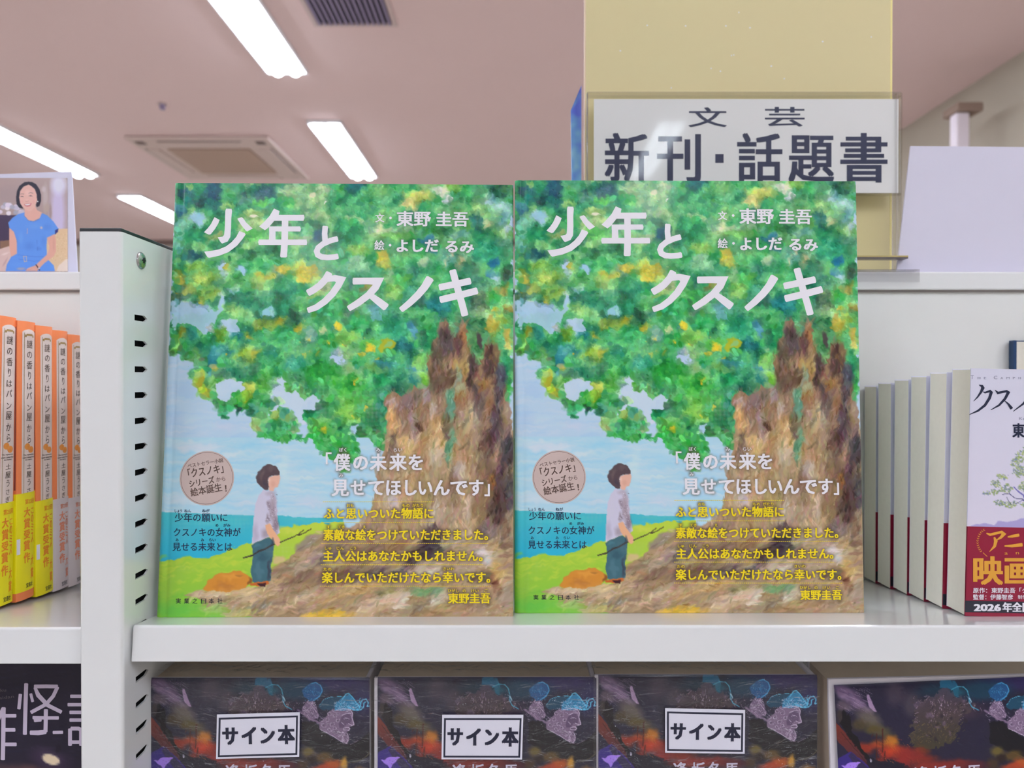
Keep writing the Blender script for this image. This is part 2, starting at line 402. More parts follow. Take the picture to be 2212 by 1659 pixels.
# dark air grille
t = thing('air_vent', 'dark slatted air grille in the ceiling at the top of the photo', 'air vent')
g0, g1, h0, h1 = -.87, -.535, 2.72, 3.2
t.location = (g0, h0, CEIL); gw, gh = g1 - g0, h1 - h0
M_vent = mat('dark_vent_metal', L(150, 136, 170), .5); M_vw = mat('vent_frame_paint', L(200, 178, 176), .6)
b = MB(); b.box(0, gw, 0, gh, -.004, 0); b.build('backing', mat('vent_dark', (.012, .01, .016, 1), .8), t)
b = MB(); b.box(-.02, 0, -.02, gh + .02, -.012, 0); b.box(gw, gw + .02, -.02, gh + .02, -.012, 0); b.box(0, gw, -.02, 0, -.012, 0); b.box(0, gw, gh, gh + .02, -.012, 0); b.build('frame', M_vw, t)
sl = None
for k in range(14):
    if sl is None: b = MB(); b.box(0, .009, 0, gh, -.016, -.004); o = sl = b.build('slat', M_vent, t)
    else: o = sl.copy(); COL.objects.link(o); o.parent = t
    o.location = ((k + .5) * gw / 14 - .004, 0, 0)
# ceiling air conditioner
t = thing('air_conditioner', 'square ceiling air conditioner with a central brown intake grille', 'air conditioner'); t.location = (-2.07, 5.15, CEIL)
M_ac = mat('ac_panel', L(205, 184, 178), .6); M_in = mat('ac_intake', L(176, 150, 136), .8, bump=.2, bscale=60)
b = MB(); b.box(-.475, .475, -.475, .475, -.025, 0); b.build('panel', M_ac, t, bevel=.01)
b = MB(); b.box(-.28, .28, -.28, .28, -.034, -.025); b.build('intake_grille', M_in, t)
for a in range(4):
    b = MB(); b.box(-.27, .27, .34, .42, -.033, -.025); o = b.build('air_flap', M_ac, t); o.rotation_euler = (0, 0, a * math.pi / 2)
    b = MB(); b.box(-.28, .28, .42, .432, -.028, -.025); o2 = b.build('flap_gap', mat('ac_gap', L(122, 104, 102), .8), t); o2.rotation_euler = (0, 0, a * math.pi / 2)
for cx in (-.4, .4):
    for cy in (-.4, .4):
        b = MB(); b.box(cx - .03, cx + .03, cy - .03, cy + .03, -.031, -.025); b.build('corner_cap', M_ac if cy > 0 else mat('ac_gap', L(120, 100, 96)), t, bevel=.004)
t = thing('sprinkler', 'small dark sprinkler head in the ceiling above the air conditioner', 'sprinkler'); t.location = (-2.03, 4.15, CEIL)
b = MB(); b.cyl((0, 0, -.004), .03, .004); b.build('collar', M_vw, t); b = MB(); b.cyl((0, 0, -.03), .016, .026); b.build('nozzle', M_vent, t)
# pole and bracket near the right wall
t = thing('pole', 'pale upright pole with a brown bracket on top, near the right wall', 'pole'); pp = P(2073, 247, 3.6); t.location = (pp.x, 3.6, 0)
b = MB(); b.box(-.033, .033, -.03, .03, 0, pp.z); b.build('shaft', mat('pale_pole', L(225, 214, 224), .6), t, bevel=.008)
b = MB(); b.box(-.04, .09, -.05, .08, pp.z, pp.z + .045); b.build('bracket', mat('brown_bracket', L(140, 118, 106), .8), t, bevel=.008)

# ================================================================== BOOKCASE
Z = lambda py, D: P(1106, py, D).z
TILT = math.atan((985 - HZ) / F)
case = thing('bookcase', 'white enamelled metal bookcase with tilted shelves and slotted upright', 'bookcase')
case.location = (0, 0, 0)
YL, ZL, YB = .398, Z(1351, .398), .548           # lip front, lip top, back panel front
def shelf(x0, x1, zt, y0=YL, hl=.0197):
    Ls = (YB - y0 - .001) / math.cos(TILT); r = .0016; pts = [(0, -hl), (.0, -r)]
    for k in range(1, 5): a = k / 4 * math.pi / 2; pts.append((r - r * math.cos(a), -r + r * math.sin(a)))
    pts += [(Ls, 0), (Ls, -.0014), (.0022, -.0014), (.0022, -hl)]
    b = MB(); b.prism_x(pts, x0, x1); o = b.build('shelf_board', WHITE, case, bevel=.0004, seg=2)
    o.location = (0, y0, zt); o.rotation_euler = (-TILT, 0, 0); return o
XI = -.2135                                      # inner face of the upright
XR = XI + .905
shelf(XI + .0015, XR - .0015, ZL); 
shelf(-1.14, XI - .0265, Z(1355.5, .398))
for k in range(1, 5):
    shelf(XI + .0015, XR - .0015, ZL - .2246 - .27 * (k - 1), YL - .004); shelf(-1.14, XI - .0265, ZL - .2246 - .27 * (k - 1), YL - .004)
# back panels and top rail
ZR = Z(586.5, .543)
for x0, x1 in ((-1.14, XI - .026), (XI, XR)):
    b = MB(); b.box(x0, x1, YB, YB + .004, .1, ZR - .0152); b.build('back_panel', mat('white_panel', L(234, 234, 232), .35, grain=.01), case)
    b = MB(); b.box(x0, x1, .5435, .605, ZR - .0137, ZR); b.build('top_rail', WHITE, case, bevel=.0012)
    b = MB(); b.box(x0, x1, .5462, .55, ZR - .0152, ZR - .0137); b.build('rail_joint', mat('joint_shadow_gap', L(150, 142, 140), .6), case)
b = MB(); b.box(-1.14, XR, .43, .62, 0, .1); b.build('base_plinth', WHITE, case)
# upright with real slots
ZT = Z(500, .39)
def upright(x_in, slots=True):
    wd = .0238; M_up = WHITE
    b = MB(); n = 6; r = .0022; z0 = .0
    pts = [(x_in - wd, .545), (x_in - wd, .39 + r)]
    for k in range(1, n): a = k / n * math.pi / 2; pts.append((x_in - wd + r - r * math.cos(a), .39 + r - r * math.sin(a)))
    pts += [(x_in - wd + r, .39)]
    pts.append((x_in - r, .39))
    for k in range(1, n): a = k / n * math.pi / 2; pts.append((x_in - r + r * math.sin(a), .39 + r - r * math.cos(a)))
    pts += [(x_in, .39 + r)]
    ys0, ys1 = .4035, .4190
    pts_o = pts + [(x_in, ys0)]
    for i in range(len(pts_o) - 1):
        (ax, ay), (bx, by) = pts_o[i], pts_o[i + 1]
        b.quad((ax, ay, z0), (bx, by, z0), (bx, by, ZT), (ax, ay, ZT))
    # sheet behind the slots
    b.quad((x_in, ys1, z0), (x_in, .548, z0), (x_in, .548, ZT), (x_in, ys1, ZT))
    # slot column
    zc = [Z(688, .4115) - .0147 * k for k in range(34)]; hh = .0017; zprev = ZT
    for zz in zc:
        b.quad((x_in, ys0, zz + hh), (x_in, ys1, zz + hh), (x_in, ys1, zprev), (x_in, ys0, zprev))
        yt = ys1 - .0012; ym = ys1 - .0045
        # pointed end
        b.quad((x_in, ys1, zz + hh), (x_in, ym, zz + hh), (x_in, yt, zz)); b.quad((x_in, ys1, zz + hh), (x_in, yt, zz), (x_in, ys1, zz))
        b.quad((x_in, ys1, zz), (x_in, yt, zz), (x_in, ys1, zz - hh)); b.quad((x_in, yt, zz), (x_in, ym, zz - hh), (x_in, ys1, zz - hh))
        # turned-in lips of the slot
        q = x_in - .0012
        loop = [(ys0, zz + hh), (ym, zz + hh), (yt, zz), (ym, zz - hh), (ys0, zz - hh)]
        for i in range(5):
            (a1, c1), (a2, c2) = loop[i], loop[(i + 1) % 5]; b.quad((x_in, a1, c1), (x_in, a2, c2), (q, a2, c2), (q, a1, c1))
        zprev = zz - hh
    b.quad((x_in, ys0, z0), (x_in, ys1, z0), (x_in, ys1, zprev), (x_in, ys0, zprev))
    u = b.build('upright', M_up, case)
    me = u.data
    b = MB(); b.box(x_in - .0060, x_in - .0052, .396, .43, .02, ZT - .002); b.build('slot_shade', mat('slot_dark', (.01, .011, .016, 1), .7), u)  # near-black sheet painted in for the unlit hollow behind the slots
    b = MB(); b.prism_z([(x_in - wd + .0006, .3905), (x_in - .0004, .3905), (x_in + .0002, .548), (x_in - wd + .0006, .548)], ZT, ZT + .0021); b.build('top_cap', BLACKP, u, bevel=.0004)
    return u
up = upright(XI)
sp = P(309, 563, .4105)
bm = MB(); nr = 6
for k in range(nr):
    a0, a1 = k / nr * math.pi / 2, (k + 1) / nr * math.pi / 2
    i = len(bm.v)
    for a in (a0, a1):
        for j in range(28):
            t_ = 2 * math.pi * j / 28; R = .0050 * math.cos(a) + .0000; bm.v.append((.0018 * math.sin(a), R * math.cos(t_), R * math.sin(t_)))
    for j in range(28): j2 = (j + 1) % 28; bm.f.append((i + j, i + j2, i + 28 + j2, i + 28 + j))
scr = bm.build('screw', mat('zinc_steel', (.55, .56, .58, 1), .25, metal=1.0), up, smooth=True); scr.location = (XI + .0001, sp.y, sp.z)
b = MB(); b.box(.0012, .0021, -.0016, .0016, -.0004, .0004); b.box(.0012, .0021, -.0004, .0004, -.0016, .0016)
o = b.build('screw_recess', BLACKP, up); o.location = scr.location
up2 = up.copy(); COL.objects.link(up2); up2.parent = case; up2.location = (XR + .0238 - XI, 0, 0)
# ================================================================== PICTURE BOOKS
ZO = {'A': (360, 380, 5.53), 'B': (740, 380, 5.53), 'C': (340, 680, 5.53), 'D': (720, 680, 5.53), 'E': (330, 940, 4.1475), 'F': (680, 940, 4.148), 'G': (480, 990, 5.53), 'H': (380, 395, 9.217)}
def shelf_z(D): return P(1106, 985, 1).z * 0 + (ZL - math.tan(TILT) * (D - YL))
bl = P(338, 1334, .4176); br = P(1108.5, 1332, .4205); tl = P(382.5, 395, .4413)
FR1 = frame(bl, br, tl); W1 = (br - bl).length; H1 = (tl - bl).length
bl2 = P(1112, 1325, .4285); br2 = P(1867, 1323.8, .4300); tl2 = P(1115, 389.5, .4405)
FR2 = frame(bl2, br2, tl2); W2 = (br2 - bl2).length; H2 = (tl2 - bl2).length
print('book sizes', W1, H1, W2, H2)
def mp1(x, y): return hit(FR1, x, y)
cv = Canvas(W1, H1, .00046, mp1, base=(186, 212, 236), seed=3)
def zz(z, pts): ox, oy, s = ZO[z]; return [(ox + x / s, oy + y / s) for x, y in pts]
def bl_(z, items, a=.92, soft=.42, warp=1.3, f=1.0):
    ox, oy, s = ZO[z]
    for it in items:
        x, y, rx, ry, c = it[:5]; an = math.radians(it[5]) if len(it) > 5 else 0
        cv.blob(ox + x / s, oy + y / s, rx / s * 1.15 * f, ry / s * 1.15 * f, c, an, a, soft, warp=warp)
# sky above the band: pale streaks
for k in range(260):
    x = 340 + rng.random() * 420; y = 640 + rng.random() * 320; q = rng.random()
    c = (160, 203, 238) if q < .35 else (214, 220, 244) if q < .7 else (190, 220, 244)
    cv.blob(x, y, 20 + 50 * rng.random(), 2 + 4 * rng.random(), c, .02, .35, .8)
bl_('C', [(300, 900, 200, 120, (165, 198, 232)), (200, 1250, 160, 120, (168, 196, 230)), (800, 1330, 180, 60, (210, 212, 236)), (330, 660, 100, 25, (205, 208, 236))], a=.5, soft=.9)
foliage = zz('C', [(150, -1700), (4250, -1700), (4250, 900), (2950, 1020), (2720, 1050), (2740, 1300), (2790, 1500), (2760, 1640), (2640, 1500), (2480, 1490), (2320, 1400), (2290, 1640), (2420, 1800), (2380, 1860), (2250, 1960), (2190, 2060), (2120, 1980), (2060, 1900), (1960, 1860), (1880, 1640), (1780, 1500), (1800, 1400), (1810, 1250), (1750, 1120), (1900, 1040), (1960, 960), (1820, 1020), (1700, 1000), (1560, 900), (1530, 1060), (1400, 1090), (1300, 1180), (1480, 1150), (1600, 1150), (1660, 1250), (1650, 1460), (1560, 1490), (1460, 1530), (1400, 1480), (1300, 1400), (1200, 1440), (1130, 1380), (1120, 1240), (1060, 1180), (980, 1210), (930, 1130), (860, 1120), (830, 1230), (770, 1220), (740, 1120), (670, 1060), (660, 980), (640, 900), (590, 980), (490, 930), (430, 800), (450, 690), (560, 640), (420, 590), (310, 560), (250, 480), (150, 430)])
cv.poly(foliage, (56, 165, 105), warp=2.2)
fol_mask = np.abs(cv.img - np.array([56, 165, 105])).sum(-1) < 30
# broad tones of the foliage
mm = fol_mask[..., None]; n1 = vnoise(cv.ny, cv.nx, 34, 71)[..., None]; n2 = vnoise(cv.ny, cv.nx, 20, 72)[..., None]
cv.img = np.where(mm, cv.img + np.clip(n1 - .45, 0, 1) * np.array([150, 70, 50]) + np.clip(.45 - n2, 0, 1) * np.array([-60, -110, -10]) + np.array([10, 6, 0]), cv.img)
bl_('A', [(900, 200, 900, 300, (45, 150, 105)), (250, 190, 90, 70, (35, 95, 112)), (560, 170, 110, 130, (36, 92, 115)), (480, 330, 200, 90, (28, 116, 104)), (200, 320, 120, 50, (35, 150, 130), -20), (1180, 220, 150, 90, (40, 90, 108)), (950, 260, 100, 80, (32, 112, 102)), (170, 420, 70, 100, (30, 105, 125)), (270, 140, 50, 50, (125, 185, 110)), (720, 250, 100, 90, (70, 175, 100)), (700, 350, 90, 60, (120, 185, 105)), (1080, 100, 160, 40, (125, 190, 130)), (1650, 250, 340, 170, (145, 205, 140)), (1780, 470, 220, 80, (150, 205, 140)), (1050, 460, 160, 60, (150, 200, 120)), (1060, 560, 120, 70, (165, 210, 140)), (900, 600, 90, 120, (140, 195, 130)), (1500, 150, 160, 60, (150, 205, 150)), (1880, 160, 110, 60, (165, 210, 160)), (2100, 250, 90, 160, (45, 165, 90)), (1950, 100, 100, 40, (90, 170, 130)), (1400, 60, 110, 40, (80, 150, 110)),
    (350, 510, 130, 70, (140, 198, 212)), (390, 555, 60, 35, (180, 208, 238)), (180, 600, 110, 70, (105, 190, 165)), (130, 760, 60, 150, (95, 190, 155)), (400, 640, 200, 60, (40, 150, 100)), (350, 720, 180, 80, (40, 160, 105)), (1050, 710, 160, 90, (85, 192, 92)), (1440, 320, 100, 80, (70, 182, 92)), (1130, 330, 130, 50, (65, 180, 85)), (560, 740, 110, 50, (140, 178, 112)), (330, 960, 130, 70, (20, 95, 102)), (700, 850, 180, 60, (28, 120, 90)), (1250, 900, 150, 80, (42, 135, 82)), (930, 930, 150, 80, (55, 140, 90)), (1330, 560, 120, 40, (50, 110, 85)), (1700, 570, 200, 80, (45, 120, 85)), (1830, 710, 70, 100, (25, 90, 110)), (1950, 830, 100, 70, (40, 130, 90)), (1560, 650, 250, 60, (90, 190, 130)), (1750, 900, 160, 120, (50, 150, 90)),
    (1080, 1060, 260, 90, (45, 160, 92)), (1400, 1110, 90, 60, (228, 208, 80)), (1560, 1080, 140, 60, (170, 205, 95)), (1660, 1180, 170, 90, (205, 205, 75)), (1730, 1090, 80, 50, (205, 205, 75)), (1640, 1260, 100, 40, (230, 208, 70)), (1150, 1190, 130, 40, (160, 185, 70)), (450, 1220, 170, 100, (145, 192, 92)), (160, 1200, 70, 80, (155, 165, 55)), (640, 1100, 50, 42, (190, 215, 232)), (720, 1110, 40, 45, (175, 178, 55)), (860, 1110, 60, 50, (150, 205, 215)), (700, 1170, 60, 30, (150, 195, 190)), (350, 1080, 130, 60, (110, 180, 80)), (850, 1250, 150, 110, (100, 190, 110)), (1080, 1300, 110, 90, (120, 180, 90)), (200, 1380, 150, 100, (130, 165, 60)), (120, 1330, 60, 60, (22, 112, 92)), (180, 1450, 90, 40, (22, 105, 95)), (420, 1480, 50, 40, (190, 190, 60)), (520, 1400, 170, 90, (125, 190, 90)),
    (120, 1600, 150, 80, (165, 205, 236)), (280, 1560, 170, 60, (178, 212, 222)), (440, 1600, 150, 60, (176, 208, 232)), (680, 1500, 45, 110, (182, 220, 220)), (790, 1370, 45, 50, (180, 222, 226)), (1350, 1290, 170, 90, (60, 160, 98)), (950, 1480, 230, 120, (30, 138, 100)), (1400, 1400, 200, 100, (45, 152, 108)), (1320, 1550, 250, 110, (38, 148, 100)), (780, 1600, 90, 60, (120, 190, 100)), (1230, 1630, 110, 40, (130, 200, 195)), (1880, 1330, 150, 60, (165, 205, 130)), (1780, 1430, 90, 50, (150, 200, 110)), (2060, 1320, 100, 120, (90, 190, 115)), (2000, 1560, 200, 90, (50, 165, 90)), (1640, 1550, 120, 90, (80, 180, 100))])
bl_('B', [(200, 300, 400, 250, (60, 165, 105)), (150, 130, 120, 70, (30, 120, 115)), (430, 180, 170, 90, (95, 180, 105)), (600, 300, 160, 90, (60, 165, 110)), (900, 250, 190, 70, (190, 212, 110)), (800, 330, 110, 60, (200, 212, 130)), (1000, 130, 120, 50, (140, 195, 125)), (1180, 190, 120, 60, (190, 218, 190)), (1240, 275, 80, 35, (230, 232, 240)), (1350, 130, 130, 60, (110, 175, 80)), (1860, 170, 180, 110, (28, 98, 78)), (1500, 260, 80, 160, (40, 165, 90)), (1620, 160, 70, 60, (70, 150, 110)), (1900, 430, 130, 170, (130, 195, 185)), (1760, 280, 100, 60, (140, 200, 195)), (1830, 480, 60, 90, (110, 190, 130)), (1960, 650, 60, 70, (165, 208, 210)), (1720, 560, 70, 70, (180, 200, 150)), (1610, 560, 70, 130, (22, 110, 98)), (1550, 480, 60, 60, (30, 110, 100)), (1760, 680, 60, 80, (60, 145, 90)), (1250, 400, 200, 50, (110, 190, 125)), (60, 620, 150, 150, (42, 158, 98)), (160, 530, 170, 35, (150, 205, 150), 15), (430, 640, 150, 50, (188, 222, 180)), (700, 640, 220, 60, (150, 206, 152)), (650, 730, 200, 60, (112, 190, 102)), (330, 580, 70, 70, (70, 150, 110)), (1080, 640, 150, 80, (42, 150, 72)), (1130, 700, 40, 100, (40, 140, 60), -35), (1250, 690, 60, 90, (40, 118, 78)), (1400, 700, 140, 60, (105, 180, 155)), (1000, 790, 70, 60, (50, 130, 170)), (1050, 900, 60, 40, (40, 110, 160)), (460, 950, 90, 80, (195, 200, 85)), (430, 990, 40, 60, (225, 208, 75), 45), (520, 1030, 60, 80, (170, 195, 90)), (150, 1050, 160, 90, (125, 196, 145)), (180, 880, 150, 70, (120, 185, 90)), (700, 1010, 160, 80, (75, 180, 108)), (990, 1030, 60, 70, (140, 188, 150)), (1250, 980, 120, 120, (110, 188, 155)), (1240, 1020, 15, 80, (215, 215, 150), 25), (1320, 950, 35, 40, (220, 212, 160)), (1400, 1040, 22, 60, (150, 140, 100)), (1700, 900, 200, 150, (55, 170, 125)), (1830, 1060, 50, 60, (38, 130, 165)), (1790, 1190, 90, 35, (40, 110, 155)), (1845, 1220, 25, 35, (175, 200, 225)), (1950, 1200, 60, 70, (62, 98, 78)), (1920, 1360, 70, 80, (128, 138, 62)), (1790, 1420, 80, 100, (72, 185, 92)), (1620, 1500, 100, 150, (85, 128, 95)), (1560, 1250, 80, 60, (52, 140, 108)), (560, 1200, 70, 130, (125, 188, 125)), (700, 1250, 150, 90, (90, 190, 100)), (300, 1330, 60, 40, (140, 140, 60)), (980, 1350, 150, 100, (70, 165, 112)), (1150, 1550, 160, 100, (32, 140, 135)), (420, 1590, 140, 60, (105, 188, 195)), (620, 1400, 110, 120, (110, 185, 90)), (130, 1450, 120, 100, (60, 175, 80)), (1850, 1560, 110, 60, (80, 185, 110)), (1800, 1630, 60, 35, (205, 185, 60)), (2000, 1600, 50, 40, (150, 140, 60)), (800, 1450, 120, 80, (60, 165, 118))])
bl_('C', [(270, 230, 90, 70, (140, 162, 52)), (410, 230, 80, 100, (32, 128, 112)), (540, 200, 60, 60, (75, 150, 90)), (760, 230, 110, 80, (112, 172, 65)), (620, 150, 60, 60, (200, 205, 225)), (830, 130, 90, 60, (180, 208, 232)), (900, 200, 30, 50, (180, 212, 232)), (945, 150, 35, 40, (40, 138, 152)), (940, 260, 40, 60, (45, 150, 140)), (1300, 110, 200, 80, (145, 188, 85)), (1480, 50, 60, 60, (190, 200, 70)), (1620, 60, 120, 90, (50, 122, 85)), (1700, 180, 55, 50, (210, 200, 60)), (1900, 90, 150, 80, (90, 185, 110)), (1980, 170, 45, 30, (205, 215, 155)), (1080, 270, 80, 60, (135, 185, 90)), (1450, 270, 150, 130, (38, 158, 88)), (1850, 260, 80, 90, (105, 165, 145)), (2050, 300, 130, 90, (55, 170, 85)), (760, 430, 200, 90, (60, 158, 140)), (660, 520, 60, 120, (45, 140, 150)), (430, 500, 110, 80, (80, 160, 80)), (250, 380, 80, 60, (100, 175, 80)), (1050, 500, 130, 110, (122, 176, 62)), (1190, 430, 50, 50, (170, 188, 52)), (900, 580, 150, 60, (70, 165, 110)), (1150, 640, 90, 60, (32, 125, 85)), (1000, 690, 180, 50, (45, 145, 105)), (1660, 600, 130, 110, (48, 158, 125)), (1350, 450, 90, 90, (35, 140, 105)), (1950, 700, 260, 150, (50, 165, 70)), (510, 780, 60, 70, (178, 182, 45)), (570, 880, 60, 50, (155, 175, 55)), (610, 690, 55, 50, (38, 138, 150)), (570, 790, 35, 60, (60, 150, 90)), (700, 780, 90, 60, (80, 175, 80)), (800, 900, 60, 70, (180, 210, 236)), (920, 820, 90, 50, (200, 218, 210)), (1090, 880, 80, 90, (168, 195, 82)), (1250, 800, 100, 120, (70, 165, 62)), (1030, 980, 90, 80, (115, 175, 52)), (930, 1000, 80, 90, (60, 165, 70)), (760, 1050, 90, 90, (65, 165, 100)), (1270, 1030, 110, 120, (58, 158, 95)), (965, 1165, 40, 50, (25, 118, 92)), (1095, 1180, 45, 60, (22, 118, 90)), (1150, 1190, 30, 40, (40, 150, 115)), (1180, 1330, 60, 90, (155, 198, 115)), (1510, 1150, 50, 45, (28, 135, 110)), (1450, 1350, 170, 110, (55, 160, 100)), (1400, 1230, 60, 40, (150, 195, 80)), (1460, 790, 45, 70, (185, 212, 236)), (1420, 950, 100, 60, (192, 214, 236)), (1850, 1180, 100, 100, (32, 155, 98)), (1950, 1400, 160, 150, (60, 165, 72)), (2060, 1100, 90, 120, (60, 160, 90)), (2000, 1360, 50, 40, (172, 185, 52)), (2160, 1380, 60, 50, (30, 120, 80)), (2130, 530, 60, 40, (180, 208, 236)), (1720, 1270, 60, 40, (215, 218, 240))])
bl_('D', [(300, 130, 150, 120, (40, 172, 88)), (150, 280, 140, 100, (110, 185, 85)), (540, 150, 90, 70, (90, 190, 110)), (740, 180, 200, 130, (62, 178, 125)), (980, 100, 80, 70, (45, 128, 90)), (945, 180, 45, 120, (55, 135, 175), -25), (850, 370, 130, 80, (20, 112, 112)), (1100, 300, 55, 150, (30, 142, 95)), (920, 470, 110, 60, (30, 118, 92)), (420, 350, 120, 60, (80, 182, 80)), (1010, 530, 60, 70, (112, 195, 92)), (1040, 400, 50, 30, (150, 200, 150)), (620, 580, 180, 50, (70, 162, 152)), (940, 645, 90, 28, (55, 140, 165)), (1140, 630, 30, 30, (30, 80, 130)), (740, 720, 120, 80, (50, 148, 108)), (960, 760, 60, 70, (25, 132, 130)), (1080, 760, 50, 80, (95, 185, 62)), (500, 650, 120, 60, (120, 190, 105)), (550, 790, 150, 90, (55, 178, 108)), (750, 880, 130, 60, (45, 118, 92)), (200, 850, 220, 150, (58, 175, 70)), (300, 560, 120, 80, (50, 165, 95)), (70, 560, 60, 60, (180, 205, 232)), (70, 450, 50, 50, (175, 195, 205)), (350, 1100, 220, 150, (48, 158, 72)), (450, 1250, 150, 150, (28, 132, 78)), (560, 1050, 100, 80, (38, 148, 108)), (150, 1150, 130, 150, (90, 172, 70)), (220, 1420, 40, 70, (180, 210, 236)), (520, 1450, 100, 60, (110, 180, 110)), (400, 1400, 100, 80, (40, 150, 80)), (1700, 250, 150, 260, (75, 145, 95)), (1550, 100, 100, 130, (70, 135, 100)), (1880, 120, 60, 120, (195, 170, 60)), (1930, 150, 70, 90, (150, 165, 60)), (2040, 60, 70, 60, (150, 195, 90)), (2090, 270, 50, 70, (195, 165, 60)), (2080, 370, 50, 40, (170, 185, 100)), (2050, 600, 60, 200, (35, 150, 100)), (2090, 900, 50, 200, (60, 175, 90)), (1900, 300, 50, 100, (110, 160, 80))])
for z, x, y, r in (('C', 1700, 330, 16), ('C', 2040, 330, 26), ('C', 1770, 470, 18), ('C', 1922, 462, 18), ('C', 690, 630, 24), ('C', 820, 480, 20), ('C', 1065, 275, 24), ('C', 2120, 1210, 16), ('C', 1810, 298, 18), ('D', 140, 345, 16), ('D', 378, 262, 14), ('D', 60, 130, 36), ('D', 265, 805, 26), ('D', 395, 1110, 20), ('D', 255, 1215, 24), ('D', 515, 530, 24), ('C', 1980, 1365, 20), ('C', 1065, 1060, 18), ('D', 330, 470, 32), ('D', 440, 410, 40)):
    ox, oy, s = ZO[z]; cv.blob(ox + x / s, oy + y / s, r / s * 1.5, r / s, (232, 196, 44), rng.random() * 3, .95, .3)
# leafy brushwork over the tones
fm = fol_mask
n3 = (vnoise(cv.ny, cv.nx, 11, 73) - .5)[..., None]; n4 = (vnoise(cv.ny, cv.nx, 6, 74) - .5)[..., None]
cv.img = np.where(mm, np.clip(cv.img + n3 * np.array([70, 62, 40]) + n4 * np.array([44, 50, 40]), 10, 238), cv.img)
gd = cv.img.copy(); ys_, xs_ = np.nonzero(fm)
for i in rng.integers(0, len(ys_), 900):     # leaf clumps: crevices and lit tufts
    x, y = xs_[i], ys_[i]; c = gd[y, x]
    if rng.random() < .5: col = c * .62 + np.array([4, 22, 26])
    else: col = c * .75 + np.array([46, 58, 26])
    cv.blob(x, y, 2 + 4 * rng.random(), 1.5 + 2.5 * rng.random(), np.clip(col, 8, 236), rng.random() * 3, .3 + .35 * rng.random(), .4, cells=True, warp=1)
cv.dabs(9000, fm, 5, None, 7, 1.8, .6, .5, 5)
cv.dabs(11000, fm, 2.8, None, 9, 1.9, .6, .6, 6)
cv.dabs(5000, fm, 1.6, None, 18, 1.7, .6, .4, 9)
edge = fm & ~(np.roll(fm, 9, 0) & np.roll(fm, -9, 0) & np.roll(fm, 9, 1) & np.roll(fm, -9, 1))
edge[:60] = False; edge[:, -40:] = False
cv.dabs(1500, edge, 5, None, 16, 1.6, .85, .3, 10)
ZO['W'] = (340, 395, 2.836)
for pts, c, a in (([(350, 1245), (430, 1195), (535, 1222), (525, 1262), (455, 1292), (430, 1345), (390, 1335)], (196, 216, 238), .95),
        ([(720, 1195), (765, 1178), (800, 1270), (865, 1300), (880, 1345), (960, 1298), (1000, 1312), (960, 1385), (905, 1395), (895, 1470), (858, 1475), (850, 1405), (800, 1375), (740, 1365), (722, 1405), (675, 1412), (700, 1370), (790, 1330), (690, 1280), (760, 1255)], (200, 218, 240), .95),
        ([(80, 730), (150, 748), (230, 768), (300, 790), (365, 770), (392, 700), (425, 688), (412, 765), (350, 840), (300, 870), (325, 905), (300, 940), (230, 870), (170, 845), (80, 880)], (176, 210, 234), .85),
        ([(395, 850), (500, 825), (495, 905), (430, 915)], (186, 212, 234), .85), ([(1060, 1085), (1130, 1045), (1142, 1092), (1100, 1115)], (190, 210, 236), .9), ([(480, 512), (526, 512), (526, 552), (485, 550)], (172, 212, 236), .9), ([(365, 508), (410, 508), (408, 545), (370, 545)], (186, 214, 236), .9),
        ([(1178, 1478), (1212, 1490), (1212, 1535), (1180, 1530)], (176, 208, 234), .9), ([(190, 200), (280, 190), (292, 250), (230, 262)], (160, 204, 224), .6), ([(640, 780), (690, 770), (690, 800), (650, 812)], (150, 205, 225), .8), ([(1300, 800), (1380, 790), (1390, 850), (1310, 860)], (110, 185, 205), .6)):
    cv.poly(zz('W', pts), c, a=a, warp=1.8)
bl_('D', [(640, 370, 85, 85, (172, 186, 42))], a=.85, soft=.2); bl_('D', [(650, 350, 38, 50, (125, 195, 125))], a=.9)
bl_('A', [(1735, 245, 38, 36, (228, 226, 190)), (1050, 490, 70, 16, (215, 228, 205)), (1880, 312, 36, 12, (225, 238, 222), -30)], a=.9)
mmm = fm[..., None]; lum = cv.img.mean(-1, keepdims=True)     # a little more contrast and colour in the leaves
cv.img = np.where(mmm & (cv.img[..., 1:2] > cv.img[..., 0:1] * 1.05) & (cv.img[..., 1:2] > cv.img[..., 2:3] * 1.02), np.clip((118 + (lum + (cv.img - lum) * .96 - 118) * 1.22) * np.array([1.02, .95, .97]) + np.array([6, -4, 0]), 4, 240), cv.img)
# ---- lower picture: sea, sky, meadow, printed on the band
cv.poly([(300, 945)] + [(1130, 945), (1130, 1160), (300, 1160)], (178, 216, 238), warp=0)
for k in range(420):
    x = 330 + rng.random() * 560; y = 950 + rng.random() * 165; q = rng.random()
    c = (148, 208, 234) if q < .4 else (214, 224, 240) if q < .75 else (190, 222, 238)
    cv.blob(x, y, 14 + 40 * rng.random(), 2 + 4 * rng.random(), c, rng.normal(0, .06), .4, .8)
bl_('E', [(330, 110, 300, 50, (222, 222, 238)), (700, 170, 130, 30, (225, 230, 240)), (160, 130, 70, 60, (160, 208, 234)), (850, 100, 180, 60, (150, 210, 236)), (250, 560, 180, 60, (218, 224, 242)), (780, 420, 90, 30, (170, 210, 238)), (1180, 300, 60, 180, (205, 230, 230)), (1380, 380, 160, 20, (215, 230, 235)), (1400, 600, 200, 60, (205, 215, 240)), (1450, 240, 130, 80, (160, 212, 236)), (820, 600, 160, 60, (205, 218, 242))], a=.6, soft=.8)
